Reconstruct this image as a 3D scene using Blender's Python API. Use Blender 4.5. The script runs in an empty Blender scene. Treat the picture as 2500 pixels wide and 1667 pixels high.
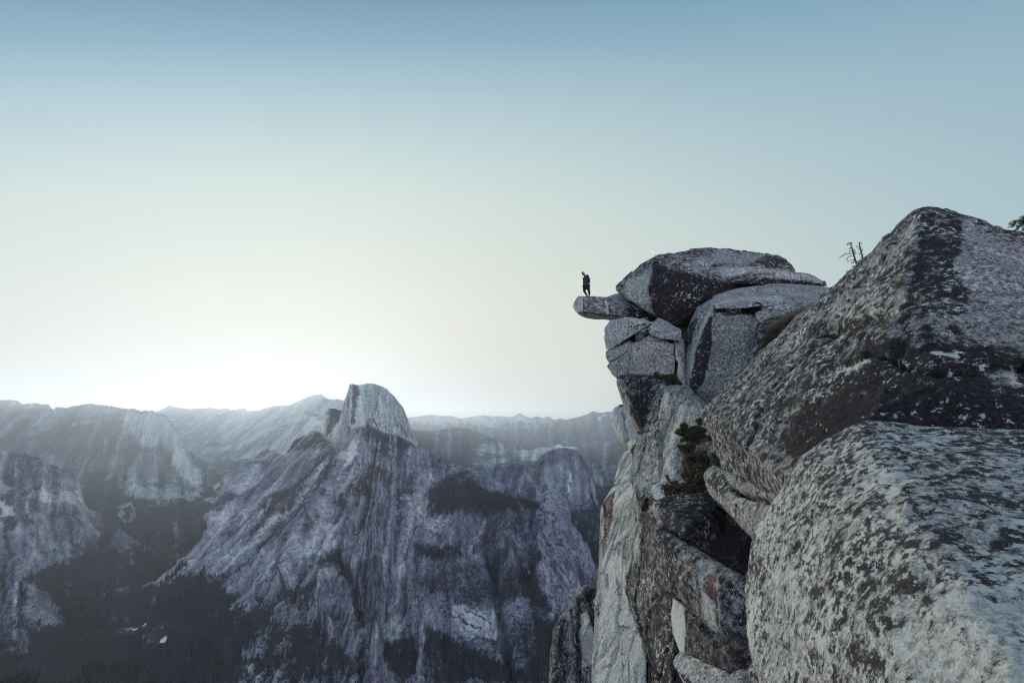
import bpy, bmesh, math, random
import numpy as np
from mathutils import Vector

R = math.radians
random.seed(7)
RNG = np.random.default_rng(11)
sc = bpy.context.scene
COL = sc.collection

# ------------------------------------------------------------------ camera
F, CX, CY = 16.0 / 36.0 * 2500.0, 1250.0, 833.5          # lens in photo pixels
PITCH = math.atan(231.5 / F)
CT, ST = math.cos(PITCH), math.sin(PITCH)
cam_d = bpy.data.cameras.new("camera")
cam = bpy.data.objects.new("camera", cam_d)
COL.objects.link(cam)
cam_d.lens = 16.0
cam_d.sensor_width = 36.0
cam_d.clip_start = 0.05
cam_d.clip_end = 300000.0
cam.rotation_euler = (R(90) + PITCH, 0, 0)
cam_d.dof.use_dof = True
cam_d.dof.focus_distance = 26.0
cam_d.dof.aperture_fstop = 11.0
sc.camera = cam

# ------------------------------------------------------------------ light
BACK_SKY_FILL = (0.74, 0.74, 0.92, 1)
SUN_AZ, SUN_EL = R(-27.0), R(4.5)                        # azimuth from +Y, clockwise
SUN = Vector((math.sin(SUN_AZ) * math.cos(SUN_EL), math.cos(SUN_AZ) * math.cos(SUN_EL), math.sin(SUN_EL)))
sun_d = bpy.data.lights.new("sun", 'SUN')
sun_d.energy = 5.0
sun_d.angle = R(4)
sun_d.color = (1.0, 0.91, 0.76)
sun = bpy.data.objects.new("sun", sun_d)
sun.rotation_euler = (-SUN).to_track_quat('-Z', 'Y').to_euler()
COL.objects.link(sun)


def s2l(c):
    return tuple(((v / 255.0) / 12.92 if v / 255.0 <= 0.04045 else ((v / 255.0 + 0.055) / 1.055) ** 2.4) for v in c) + (1.0,)


world = bpy.data.worlds.new("World")
sc.world = world
world.use_nodes = True
wt = world.node_tree
wt.nodes.clear()


def wn(t, **k):
    n = wt.nodes.new(t)
    for a, b in k.items():
        setattr(n, a, b)
    return n


def wmath(op, a, b=None, c=None):
    n = wn('ShaderNodeMath', operation=op)
    for i, v in enumerate((a, b, c)):
        if v is None:
            continue
        if isinstance(v, (int, float)):
            n.inputs[i].default_value = v
        else:
            wt.links.new(v, n.inputs[i])
    return n.outputs[0]


tc = wn('ShaderNodeTexCoord')
sep = wn('ShaderNodeSeparateXYZ')
wt.links.new(tc.outputs['Generated'], sep.inputs[0])
hx = wmath('MULTIPLY', sep.outputs[0], math.sin(SUN_AZ))
hy = wmath('MULTIPLY', sep.outputs[1], math.cos(SUN_AZ))
hd = wmath('ADD', hx, hy)
hr = wmath('SQRT', wmath('ADD', wmath('MULTIPLY', sep.outputs[0], sep.outputs[0]), wmath('MULTIPLY', sep.outputs[1], sep.outputs[1])))
cosd = wmath('DIVIDE', hd, wmath('MAXIMUM', hr, 0.001))
away = wmath('SUBTRACT', 1.0, cosd)
zz = wmath('MAXIMUM', sep.outputs[2], 0.0)
tel = wmath('DIVIDE', zz, wmath('MAXIMUM', sep.outputs[1], 0.35))
tilt = wmath('MULTIPLY', wmath('MINIMUM', away, 1.0), wmath('SUBTRACT', 0.77, wmath('MULTIPLY', tel, 0.845)))
q = wmath('DIVIDE', wmath('ADD', tel, tilt), 1.25)
ramp = wn('ShaderNodeValToRGB')
wt.links.new(q, ramp.inputs[0])
SKY = [(0.00, (238, 232, 214)), (0.101, (237, 233, 217)), (0.193, (233, 232, 220)), (0.337, (221, 228, 219)), (0.479, (208, 222, 215)), (0.596, (202, 216, 212)),
       (0.729, (184, 205, 209)), (0.883, (160, 189, 200)), (1.007, (134, 174, 194)), (1.136, (114, 157, 181)), (1.25, (100, 144, 172))]
SKYGAIN = [0.66, 0.76, 0.92, 1.03, 1.08, 1.09, 1.07, 1.03, 0.96, 0.92, 0.92]
SKY = [(p / 1.25, c) for p, c in SKY]
WARM = [(1.0, .88, .72), (.98, .87, .72), (.955, .88, .75), (.945, .885, .79), (.945, .90, .84), (.94, .93, .90), (.97, .97, .94)] + [(1, 1, 1)] * 4
el = ramp.color_ramp.elements
while len(el) < len(SKY):
    el.new(0.5)
for e, (p, c), g_, w_ in zip(el, SKY, SKYGAIN, WARM):
    e.position = p
    e.color = tuple(v * g_ * k_ / 1.58 for v, k_ in zip(s2l(c)[:3], w_)) + (1.0,)
sky = wn('ShaderNodeTexSky', sky_type='NISHITA')
sky.sun_disc = False
sky.sun_elevation = SUN_EL
sky.sun_rotation = SUN_AZ
sky.altitude = 2200
skm = wn('ShaderNodeMix', data_type='RGBA', blend_type='MULTIPLY')
skm.inputs[0].default_value = 1.0
wt.links.new(sky.outputs[0], skm.inputs[6])
skm.inputs[7].default_value = (0.10, 0.10, 0.10, 1)
mx = wn('ShaderNodeMix', data_type='RGBA')
mx.inputs[0].default_value = 0.96
wt.links.new(skm.outputs[2], mx.inputs[6])
wt.links.new(ramp.outputs[0], mx.inputs[7])
# unseen sky opposite the sunrise: lavender band added to fill camera-facing rock
back = wn('ShaderNodeMapRange', interpolation_type='SMOOTHSTEP')
wt.links.new(away, back.inputs[0])
back.inputs[1].default_value = 0.95
back.inputs[2].default_value = 1.7
low = wn('ShaderNodeMapRange', interpolation_type='SMOOTHSTEP')
wt.links.new(sep.outputs[2], low.inputs[0])
low.inputs[1].default_value = 0.95
low.inputs[2].default_value = 0.05
bk = wn('ShaderNodeMix', data_type='RGBA')
wt.links.new(wmath('MULTIPLY', back.outputs[0], low.outputs[0]), bk.inputs[0])
wt.links.new(mx.outputs[2], bk.inputs[6])
bk.inputs[7].default_value = BACK_SKY_FILL
bg = wn('ShaderNodeBackground')
wt.links.new(bk.outputs[2], bg.inputs[0])
# low sky towards the sunrise is dimmed where the lit haze adds glow
lowb = wmath('POWER', wmath('SUBTRACT', 1.0, wmath('MINIMUM', zz, 1.0)), 7.0)
side = wmath('MAXIMUM', wmath('SUBTRACT', 1.0, wmath('MULTIPLY', away, 5.0)), 0.0)
wt.links.new(wmath('ADD', 1.0, wmath('MULTIPLY', wmath('MULTIPLY', lowb, side), -0.95)), bg.inputs[1])
wo = wn('ShaderNodeOutputWorld')
wt.links.new(bg.outputs[0], wo.inputs[0])

sc.view_settings.view_transform = 'Standard'
sc.view_settings.look = 'None'
sc.view_settings.exposure = 0.66
sc.view_settings.gamma = 1.0
sc.render.engine = 'CYCLES'
cy = sc.cycles
cy.use_denoising = True
cy.pixel_filter_type = 'BLACKMAN_HARRIS'
cy.filter_width = 1.15
cy.max_bounces = 5
cy.diffuse_bounces = 3
cy.volume_bounces = 0
cy.transparent_max_bounces = 8
cy.sample_clamp_indirect = 4.0
cy.use_adaptive_sampling = False

# ------------------------------------------------------------------ photo geometry helpers
FR = {'P': (0, 0, 1.0), 'D': (0, 0, 0.9408), 'A': (1350, 550, 3.136), 'B': (1900, 480, 2.6133), 'C': (1350, 950, 2.1867),
      'O': (1380, 640, 9.8), 'E': (0, 900, 3.92), 'F': (500, 900, 3.92), 'G': (900, 950, 3.1354), 'H': (0, 1200, 3.357),
      'I': (600, 1250, 2.767), 'J': (1700, 1000, 2.351), 'K': (1480, 980, 5.2267), 'L': (1600, 1300, 4.2733),
      'M': (2030, 560, 11.2), 'N': (1440, 960, 6.533), 'U': (1350, 1380, 5.463), 'Q': (700, 920, 6.817),
      'S': (0, 950, 5.8075), 'T': (1400, 640, 15.68), 'V': (2300, 480, 9.8)}


def px(fr, x, y):
    ox, oy, s = FR[fr]
    return ox + x / s, oy + y / s


def ray(x, y):
    u = (x - CX) / F
    v = (CY - y) / F
    dy = CT - v * ST
    return u / dy, (ST + v * CT) / dy


def P(x, y, d):
    a, b = ray(x, y)
    return (a * d, d, b * d)


def PF(fr, x, y, d):
    return P(*px(fr, x, y), d)


def project(V):
    fw = V[:, 1] * CT + V[:, 2] * ST
    up = -V[:, 1] * ST + V[:, 2] * CT
    fw = np.where(np.abs(fw) < 1e-3, 1e-3, fw)
    return np.stack([CX + F * V[:, 0] / fw, CY - F * up / fw], 1)


# ------------------------------------------------------------------ noise
def _hash(ix, iy, iz, seed):
    h = (ix * 374761393 + iy * 668265263 + iz * 2147483647 + seed * 1274126177) & 0xFFFFFFFF
    h = ((h ^ (h >> 13)) * 1274126177) & 0xFFFFFFFF
    h = ((h ^ (h >> 16)) * 2246822519) & 0xFFFFFFFF
    return (h ^ (h >> 15)) & 0xFFFFFFFF


_G = np.array([(1, 1, 0), (-1, 1, 0), (1, -1, 0), (-1, -1, 0), (1, 0, 1), (-1, 0, 1), (1, 0, -1), (-1, 0, -1),
               (0, 1, 1), (0, -1, 1), (0, 1, -1), (0, -1, -1), (1, 1, 0), (-1, 1, 0), (0, -1, 1), (0, -1, -1)], float)


def gnoise(p, seed=0):
    i = np.floor(p).astype(np.int64)
    f = p - i
    w = f * f * f * (f * (f * 6 - 15) + 10)
    r = np.zeros(len(p))
    for dx in (0, 1):
        wx = w[:, 0] if dx else 1 - w[:, 0]
        for dy in (0, 1):
            wy = w[:, 1] if dy else 1 - w[:, 1]
            for dz in (0, 1):
                wz = w[:, 2] if dz else 1 - w[:, 2]
                h = _hash(i[:, 0] + dx, i[:, 1] + dy, i[:, 2] + dz, seed) & 15
                g = _G[h]
                r += wx * wy * wz * (g[:, 0] * (f[:, 0] - dx) + g[:, 1] * (f[:, 1] - dy) + g[:, 2] * (f[:, 2] - dz))
    return r


def fbm(p, octs=4, gain=0.5, seed=0, ridge=False):
    r = np.zeros(len(p))
    a, tot = 1.0, 0.0
    for o in range(octs):
        n = gnoise(p * (2.03 ** o) + 17.3 * o, seed + o)
        if ridge:
            n = 0.5 - np.abs(n) * 1.6
        r += a * n
        tot += a
        a *= gain
    return r / tot


# ------------------------------------------------------------------ paint strokes (stains, lichen, woods)
def seg_dist(q, a, b):
    ab = b - a
    t = np.clip(((q - a) @ ab) / max(ab @ ab, 1e-9), 0, 1)
    return np.linalg.norm(q - (a + t[:, None] * ab), axis=1)


def line_dist(q, pts):
    d = np.full(len(q), 1e9)
    for a, b in zip(pts[:-1], pts[1:]):
        d = np.minimum(d, seg_dist(q, np.array(a), np.array(b)))
    return d


def poly_sd(q, pts):
    d = line_dist(q, pts + [pts[0]])
    ins = np.zeros(len(q), bool)
    n = len(pts)
    for i in range(n):
        x1, y1 = pts[i]
        x2, y2 = pts[(i + 1) % n]
        if y1 == y2:
            continue
        c = ((y1 > q[:, 1]) != (y2 > q[:, 1])) & (q[:, 0] < (x2 - x1) * (q[:, 1] - y1) / (y2 - y1) + x1)
        ins ^= c
    return np.where(ins, -d, d)


def stroke_mask(q, kind, fr, pts, w):
    pts = [px(fr, *p) for p in pts]
    lo = np.min(pts, 0) - 4 * w - 10
    hi = np.max(pts, 0) + 4 * w + 10
    m = np.zeros(len(q))
    sel = np.where((q[:, 0] > lo[0]) & (q[:, 0] < hi[0]) & (q[:, 1] > lo[1]) & (q[:, 1] < hi[1]))[0]
    if not len(sel):
        return m
    qq = q[sel]
    if kind == 'poly':
        m[sel] = np.clip(0.5 - poly_sd(qq, pts) / (2 * w), 0, 1)
    else:
        m[sel] = np.exp(-(line_dist(qq, pts) / w) ** 2)
    return m


def paint(V, base, strokes, warp=3.0, wscale=1.0):
    q = project(V)
    n = np.stack([fbm(V / wscale, 4, 0.6, 31), fbm(V / wscale, 4, 0.6, 57)], 1)
    q = q + n * warp * 2.5
    out = {k: np.full(len(V), float(v)) for k, v in base.items()}
    for attr, kind, fr, pts, w, val in strokes:
        m = stroke_mask(q, kind, fr, pts, w)
        out[attr] = out[attr] * (1 - m) + val * m
    return out


# ------------------------------------------------------------------ mesh plumbing
def add_attrs(me, attrs):
    for k, v in attrs.items():
        a = me.attributes.new(k, 'FLOAT', 'POINT')
        a.data.foreach_set('value', np.asarray(v, dtype=np.float32))


def mesh_np(name, V, faces, attrs=None, smooth=True):
    me = bpy.data.meshes.new(name)
    V = np.asarray(V, dtype=np.float32)
    faces = np.asarray(faces, dtype=np.int32)
    n, k = faces.shape
    me.vertices.add(len(V))
    me.vertices.foreach_set('co', V.ravel())
    me.loops.add(n * k)
    me.loops.foreach_set('vertex_index', faces.ravel())
    me.polygons.add(n)
    me.polygons.foreach_set('loop_start', np.arange(0, n * k, k, dtype=np.int32))
    me.update(calc_edges=True)
    me.polygons.foreach_set('use_smooth', np.full(n, smooth))
    if attrs:
        add_attrs(me, attrs)
    me.validate()
    return me


def link(name, me, mat, parent=None, kind=None, label=None, cat=None, group=None):
    o = bpy.data.objects.new(name, me)
    COL.objects.link(o)
    if mat is not None and me is not None:
        me.materials.append(mat)
    if parent:
        o.parent = parent
    if kind:
        o['kind'] = kind
    if label:
        o['label'] = label
    if cat:
        o['category'] = cat
    if group:
        o['group'] = group
    return o


# ------------------------------------------------------------------ materials
class NT:
    def __init__(s, name):
        s.m = bpy.data.materials.new(name)
        s.m.use_nodes = True
        s.t = s.m.node_tree
        s.t.nodes.clear()
        s.out = s.t.nodes.new('ShaderNodeOutputMaterial')
        s.b = s.t.nodes.new('ShaderNodeBsdfPrincipled')
        s.t.links.new(s.b.outputs[0], s.out.inputs[0])
        s.tc = s.t.nodes.new('ShaderNodeTexCoord').outputs['Object']

    def set(s, inp, v):
        if v is None:
            return
        if isinstance(v, bpy.types.NodeSocket):
            s.t.links.new(v, inp)
        elif isinstance(v, (tuple, list)) and len(v) == 3 and inp.type == 'RGBA':
            inp.default_value = tuple(v) + (1.0,)
        else:
            inp.default_value = v

    def math(s, op, a, b=None, c=None, clamp=False):
        n = s.t.nodes.new('ShaderNodeMath')
        n.operation = op
        n.use_clamp = clamp
        for i, v in enumerate((a, b, c)):
            s.set(n.inputs[i], v)
        return n.outputs[0]

    def mapping(s, scale, rot=(0, 0, 0), co=None):
        n = s.t.nodes.new('ShaderNodeMapping')
        s.set(n.inputs[0], co or s.tc)
        n.inputs['Rotation'].default_value = rot
        n.inputs['Scale'].default_value = scale
        return n.outputs[0]

    def noise(s, scale, detail=6, rough=0.6, co=None, dist=0.0, lac=2.0):
        n = s.t.nodes.new('ShaderNodeTexNoise')
        s.set(n.inputs['Vector'], co or s.tc)
        n.inputs['Scale'].default_value = scale
        n.inputs['Detail'].default_value = detail
        n.inputs['Roughness'].default_value = rough
        n.inputs['Distortion'].default_value = dist
        n.inputs['Lacunarity'].default_value = lac
        return n.outputs[0]

    def vor(s, scale, co=None, feature='F1'):
        n = s.t.nodes.new('ShaderNodeTexVoronoi')
        n.feature = feature
        s.set(n.inputs['Vector'], co or s.tc)
        n.inputs['Scale'].default_value = scale
        return n.outputs[0]

    def attr(s, name):
        n = s.t.nodes.new('ShaderNodeAttribute')
        n.attribute_name = name
        return n.outputs['Fac']

    def step(s, v, a, b):
        n = s.t.nodes.new('ShaderNodeMapRange')
        n.interpolation_type = 'SMOOTHSTEP'
        s.set(n.inputs[0], v)
        n.inputs[1].default_value = a
        n.inputs[2].default_value = b
        return n.outputs[0]

    def ramp(s, v, stops):
        n = s.t.nodes.new('ShaderNodeValToRGB')
        s.set(n.inputs[0], v)
        e = n.color_ramp.elements
        while len(e) < len(stops):
            e.new(0.5)
        for x, (p, c) in zip(e, stops):
            x.position = p
            x.color = tuple(c) + (1.0,)
        return n.outputs[0]

    def mix(s, f, a, b, mode='MIX'):
        n = s.t.nodes.new('ShaderNodeMix')
        n.data_type = 'RGBA'
        n.blend_type = mode
        s.set(n.inputs[0], f)
        s.set(n.inputs[6], a)
        s.set(n.inputs[7], b)
        return n.outputs[2]

    def bump(s, h, strength, dist):
        n = s.t.nodes.new('ShaderNodeBump')
        n.inputs['Strength'].default_value = strength
        n.inputs['Distance'].default_value = dist
        s.set(n.inputs['Height'], h)
        return n.outputs[0]

    def fin(s, col, rough=0.9, normal=None, spec=0.25):
        s.set(s.b.inputs['Base Color'], col)
        s.set(s.b.inputs['Roughness'], rough)
        s.b.inputs['Specular IOR Level'].default_value = spec
        if normal is not None:
            s.set(s.b.inputs['Normal'], normal)
        return s.m


def granite(name, s=1.0, bump=1.0, streak=False):
    n = NT(name)
    co = n.mapping((1.6, 1.6, 0.35)) if streak else n.tc
    X = lambda v, k: n.math('ADD', n.math('MULTIPLY', n.math('SUBTRACT', v, 0.5), k), 0.5)
    nA = X(n.noise(0.8 / s, 10, 0.62), 1.6)
    nB = X(n.noise(7.5 / s, 9, 0.72, co=co), 1.9)
    nC = X(n.noise(21 / s, 7, 0.68, co=co), 2.0)
    nD = X(n.noise(55 / s, 5, 0.7), 1.8)
    nE = n.noise(2.1 / s, 6, 0.6)
    dark = n.attr('dark')
    pale = n.attr('pale')
    body = n.math('ADD', n.math('MULTIPLY', nC, 0.6), n.math('MULTIPLY', nD, 0.4))
    body = n.math('ADD', body, n.math('MULTIPLY', n.math('SUBTRACT', pale, 0.4), 0.36))
    col = n.ramp(body, [(0.30, (0.05, 0.042, 0.055)), (0.42, (0.19, 0.182, 0.192)), (0.53, (0.38, 0.382, 0.378)),
                        (0.66, (0.60, 0.605, 0.585)), (0.80, (0.84, 0.82, 0.74))])
    # broad plum / buff colour drift
    col = n.mix(n.math('MULTIPLY', n.step(nE, 0.46, 0.62), 0.40), col, (0.86, 0.80, 0.78), 'MULTIPLY')
    # black crust lichen, and the shade painted in through 'dark'
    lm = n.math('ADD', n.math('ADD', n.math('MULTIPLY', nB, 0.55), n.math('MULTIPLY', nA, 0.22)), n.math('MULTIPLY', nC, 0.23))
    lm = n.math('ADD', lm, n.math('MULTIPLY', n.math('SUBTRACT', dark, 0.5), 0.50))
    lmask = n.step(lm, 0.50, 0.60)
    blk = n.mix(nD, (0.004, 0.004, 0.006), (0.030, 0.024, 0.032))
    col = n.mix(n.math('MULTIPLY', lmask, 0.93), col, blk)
    # pale grey-green lichen crust over it; 'pale' also holds painted light
    wn_ = n.math('ADD', n.math('MULTIPLY', X(n.noise(13 / s, 8, 0.75, co=co), 1.9), 0.75), n.math('MULTIPLY', X(n.noise(1.7 / s, 4, 0.5), 1.8), 0.25))
    wn_ = n.math('ADD', wn_, n.math('MULTIPLY', n.math('SUBTRACT', pale, 0.5), 0.22))
    wmask = n.step(wn_, 0.565, 0.64)
    wcol = n.mix(n.noise(4 / s, 4), (0.70, 0.76, 0.75), (0.92, 0.90, 0.84))
    col = n.mix(n.math('MULTIPLY', wmask, 0.85), col, wcol)
    # rust and moss
    ru = n.step(n.math('ADD', n.attr('rust'), n.math('MULTIPLY', n.math('SUBTRACT', nB, 0.5), 1.7)), 0.50, 0.75)
    col = n.mix(n.math('MULTIPLY', ru, 0.85), col, n.mix(nC, (0.22, 0.062, 0.038), (0.13, 0.065, 0.048)))
    mo = n.step(n.math('ADD', n.attr('moss'), n.math('MULTIPLY', n.math('SUBTRACT', nB, 0.5), 1.6)), 0.5, 0.6)
    col = n.mix(mo, col, n.mix(nC, (0.040, 0.036, 0.022), (0.15, 0.13, 0.075)))
    h = n.math('ADD', n.math('MULTIPLY', nB, 1.0), n.math('MULTIPLY', nC, 0.55))
    h = n.math('ADD', h, n.math('MULTIPLY', nD, 0.25))
    return n.fin(col, 0.92, n.bump(h, 0.75 * bump, 0.09 * s), 0.2)


def mountain(name, s=1.0, tint=(1.14, 1.10, 1.20), fs=1.0, SW=0.20, FQ=1.0):
    n = NT(name)
    st = n.mapping((1 / 60 / s, 1 / 60 / s, 1 / 330 / s))
    cb = n.t.nodes.new('ShaderNodeCombineXYZ')
    n.set(cb.inputs[0], n.math('MULTIPLY', n.attr('flowu'), 62.0 * FQ))
    n.set(cb.inputs[1], n.math('MULTIPLY', n.attr('flowv'), 11.0 * FQ))
    nS = n.noise(1.0, 9, 0.72, co=cb.outputs[0])
    nF = n.noise(1 / 34 / s, 10, 0.76)
    nT = n.noise(1 / 17 / fs, 4, 0.75)
    nL = n.noise(1 / 420 / s, 5, 0.55)
    nM = n.noise(1 / 150 / s, 6, 0.65, co=n.mapping((1, 1, 0.5)))
    stv = n.attr('streak')
    wS = n.math('MULTIPLY', n.attr('flowk'), 0.5)
    body = n.math('ADD', nF, n.math('MULTIPLY', wS, n.math('SUBTRACT', nS, nF)))
    body = n.math('ADD', n.math('MULTIPLY', n.math('SUBTRACT', body, 0.5), 2.1), 0.53)
    body = n.math('ADD', body, n.math('MULTIPLY', n.math('SUBTRACT', n.attr('pale'), 0.45), 0.62))
    body = n.math('ADD', body, n.math('MULTIPLY', n.math('SUBTRACT', nL, 0.5), 0.15))
    body = n.math('ADD', body, n.math('MULTIPLY', stv, SW))
    body = n.math('ADD', body, n.math('MULTIPLY', n.math('SUBTRACT', n.noise(1 / 13 / s, 6, 0.8, co=n.mapping((1, 1, 0.6))), 0.5), 0.55))
    col = n.ramp(body, [(0.30, (0.032, 0.029, 0.042)), (0.44, (0.105, 0.10, 0.132)), (0.56, (0.225, 0.222, 0.262)),
                        (0.70, (0.43, 0.44, 0.44)), (0.86, (0.82, 0.79, 0.69))])
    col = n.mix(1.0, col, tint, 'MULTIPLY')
    fv = n.math('ADD', n.attr('forest'), n.math('MULTIPLY', n.math('SUBTRACT', nF, 0.5), 2.6))
    fv = n.math('ADD', fv, n.math('MULTIPLY', n.math('SUBTRACT', nM, 0.5), 1.6))
    fv = n.math('ADD', fv, n.math('MULTIPLY', n.math('SUBTRACT', nT, 0.5), 1.5))
    fv = n.math('SUBTRACT', fv, n.math('MULTIPLY', stv, 0.75))
    fm = n.step(fv, 0.46, 0.66)
    fc = n.mix(n.step(nT, 0.35, 0.7), (0.008, 0.011, 0.018), (0.050, 0.049, 0.062))
    col = n.mix(n.math('MULTIPLY', fm, 0.94), col, fc)
    sn = n.step(n.math('ADD', n.attr('snow'), n.math('MULTIPLY', n.math('SUBTRACT', nF, 0.5), 1.4)), 0.5, 0.62)
    col = n.mix(sn, col, (0.72, 0.77, 0.80))
    h = n.math('ADD', n.math('MULTIPLY', nS, 1.0), n.math('MULTIPLY', nF, 0.8))
    return n.fin(col, 0.95, n.bump(h, 0.8, 22.0 * s), 0.1)


def flat_mat(name, c1, c2, scale=8, rough=0.9, spec=0.2):
    n = NT(name)
    return n.fin(n.mix(n.noise(scale, 5, 0.6), c1, c2), rough, None, spec)


M_ROCK_FAR = granite('granite_lichen_cliff', 2.1)
M_ROCK_MID = granite('granite_lichen_mid', 1.1)
M_ROCK_NEAR = granite('granite_lichen_near', 0.55)
M_ROCK_STREAK = granite('granite_streaked', 3.0, 1.0, True)
M_MTN = mountain('mountain_granite')
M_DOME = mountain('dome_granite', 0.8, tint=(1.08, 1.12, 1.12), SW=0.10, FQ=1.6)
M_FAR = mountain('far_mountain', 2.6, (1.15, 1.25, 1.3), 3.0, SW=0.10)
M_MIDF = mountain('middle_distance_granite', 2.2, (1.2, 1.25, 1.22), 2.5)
M_TREES2 = flat_mat('slope_conifer', (0.018, 0.018, 0.026), (0.075, 0.070, 0.085), 0.02)  # slope conifers lightened, the haze over them mixed into the colour
M_TREES = flat_mat('conifer_green', (0.006, 0.010, 0.015), (0.034, 0.040, 0.048), 0.02)

# ------------------------------------------------------------------ mountains
BASEM = {'forest': 0.25, 'pale': 0.4, 'snow': 0.0}
FOREST_SEEDS = []


def rowfn(row, fr_default='P'):
    pts = sorted([(*px(r[0], r[1], r[2]), r[3]) for r in row])
    a = np.array(pts)
    return lambda x: (np.interp(x, a[:, 0], a[:, 1]), np.interp(x, a[:, 0], a[:, 2]))


def sheet(name, rows, x0, x1, step=2.3, amp=18.0, nscale=260.0, strokes=(), base=None, mat=None, back=0.16, rim=0.25,
          warp=7.0, wscale=150.0, label=None, rough=1.0, groove=(), flow=(1034, 800, 1500, 42.0), ribs=1.3, ds=1.0):
    """rows from the crest down; each row a list of (frame, x, y, distance)."""
    amp, nscale, wscale = amp * max(1, ds * 0.7), nscale * max(1, ds * 0.7), wscale * max(1, ds * 0.7)
    xs = np.arange(x0, x1 + step, step)
    nx = len(xs)
    fr = [rowfn(r)(xs) for r in rows]
    Y = [f[0] for f in fr]
    D = [f[1] * ds for f in fr]
    for k in range(1, len(Y)):
        Y[k] = np.maximum(Y[k], Y[k - 1] + 2.0)
    for k in range(len(rows)):
        rt_ = (ST + (CY - Y[k]) / F * CT) / (CT - (CY - Y[k]) / F * ST)
        D[k] = np.where(rt_ < -0.02, np.minimum(D[k], (ZV + 22.0) / np.minimum(rt_, -0.02)), D[k])
    ly, ld, trow = [], [], []
    for k in range(len(rows) - 1):
        n = max(2, int(np.percentile(Y[k + 1] - Y[k], 80) / step))
        for t in np.arange(n) / n:
            ly.append(Y[k] * (1 - t) + Y[k + 1] * t)
            iz = (1 / D[k]) * (1 - t) + (1 / D[k + 1]) * t
            ld.append(1 / iz)
            trow.append(k + t)
    ly.append(Y[-1])
    ld.append(D[-1])
    trow.append(len(rows) - 1)
    Yg, Dg = np.array(ly), np.array(ld)
    Xg = np.broadcast_to(xs, Yg.shape)
    u = (Xg - CX) / F
    v = (CY - Yg) / F
    dy = CT - v * ST
    V = np.stack([u / dy * Dg, Dg, (ST + v * CT) / dy * Dg], -1)
    # grid normals
    gx = np.gradient(V, axis=1)
    gy = np.gradient(V, axis=0)
    N = np.cross(gx, gy)
    N /= np.linalg.norm(N, axis=-1, keepdims=True) + 1e-9
    N[N[..., 1] > 0] *= -1
    Pn = V.reshape(-1, 3)
    sc3 = np.array([1.0, 1.0, 0.30])
    d = fbm(Pn * sc3 / nscale, 6, 0.52, 3, ridge=True) * amp * 1.5 + fbm(Pn / (nscale * 0.35), 5, 0.6, 9) * amp * 0.6 * rough
    t = np.repeat(np.array(trow), nx).reshape(-1)
    d *= np.clip(rim + t * 3.0, 0, 1)
    q = project(Pn)
    ax0, ay0, kk_, fq = flow
    kx = np.clip((q[:, 0] - 880) / 250, 0, 1) * kk_
    wob = fbm(Pn / (nscale * 0.8), 4, 0.5, 19) * 0.02
    cross = np.arctan2(q[:, 0] - ax0, np.maximum(q[:, 1] - ay0, 20) + kx) * (1 + kx / 900.0) + wob
    fp3 = np.stack([cross * fq, (q[:, 1] - ay0) / 170.0, np.zeros(len(q))], 1)
    streak = fbm(fp3, 6, 0.66, 61) * 1.25 + fbm(fp3 * np.array([0.35, 0.6, 1]), 3, 0.5, 66, ridge=True) * 0.5
    d += streak * amp * ribs * (1 - 0.45 * kx / max(kk_, 1.0))
    for kind, frm, pts, w, dep in groove:
        d -= stroke_mask(q, kind, frm, pts, w) * dep
    Vd = Pn + N.reshape(-1, 3) * d[:, None]
    # crest roughness (tree tops and broken rock)
    crest = np.exp(-t * 14)
    Vd[:, 2] += crest * fbm(Pn / (nscale * 0.06), 3, 0.7, 5) * amp * 0.9 * rough
    attrs = paint(Vd, {**BASEM, **(base or {})}, strokes, warp, wscale)
    swt = 1 - 0.75 * kx / max(kk_, 1.0)
    attrs['streak'] = streak * swt
    attrs['flowk'] = swt
    attrs['flowu'] = cross * fq / 42.0
    attrs['flowv'] = (q[:, 1] - ay0) / 1000.0
    ny = len(Yg)
    idx = np.arange(nx * ny).reshape(ny, nx)
    faces = np.stack([idx[:-1, :-1], idx[1:, :-1], idx[1:, 1:], idx[:-1, 1:]], -1).reshape(-1, 4)
    # far side of the mountain, dropping away behind the crest
    top = Vd[:nx]
    add, prev = [], idx[0]
    nV = len(Vd)
    for k, (bd, drop) in enumerate(((0.3, 0.10), (0.7, 0.45), (1.0, 1.0))):
        dirv = top / np.linalg.norm(top[:, :2], axis=1, keepdims=True)
        dirv[:, 2] = 0
        L = np.linalg.norm(top, axis=1, keepdims=True)
        w = top + dirv * L * back * bd
        w[:, 2] -= (L[:, 0] * back * 0.7) * drop
        add.append(w)
        cur = nV + k * nx + np.arange(nx)
        faces = np.concatenate([faces, np.stack([prev[:-1], prev[1:], cur[1:], cur[:-1]], -1)])
        prev = cur
    Vall = np.concatenate([Vd] + add)
    for kk in attrs:
        attrs[kk] = np.concatenate([attrs[kk], np.tile(attrs[kk][:nx], 3)])
    me = mesh_np(name, Vall, faces, attrs)
    o = link(name, me, mat or M_MTN, kind='structure', label=label)
    FOREST_SEEDS.append((Vd, attrs['forest'][:nV] - 0.12, Yg.size))
    return o


ZV = -980.0


def dplane(y, z=ZV):
    return z / ray(CX, y)[1]


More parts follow.
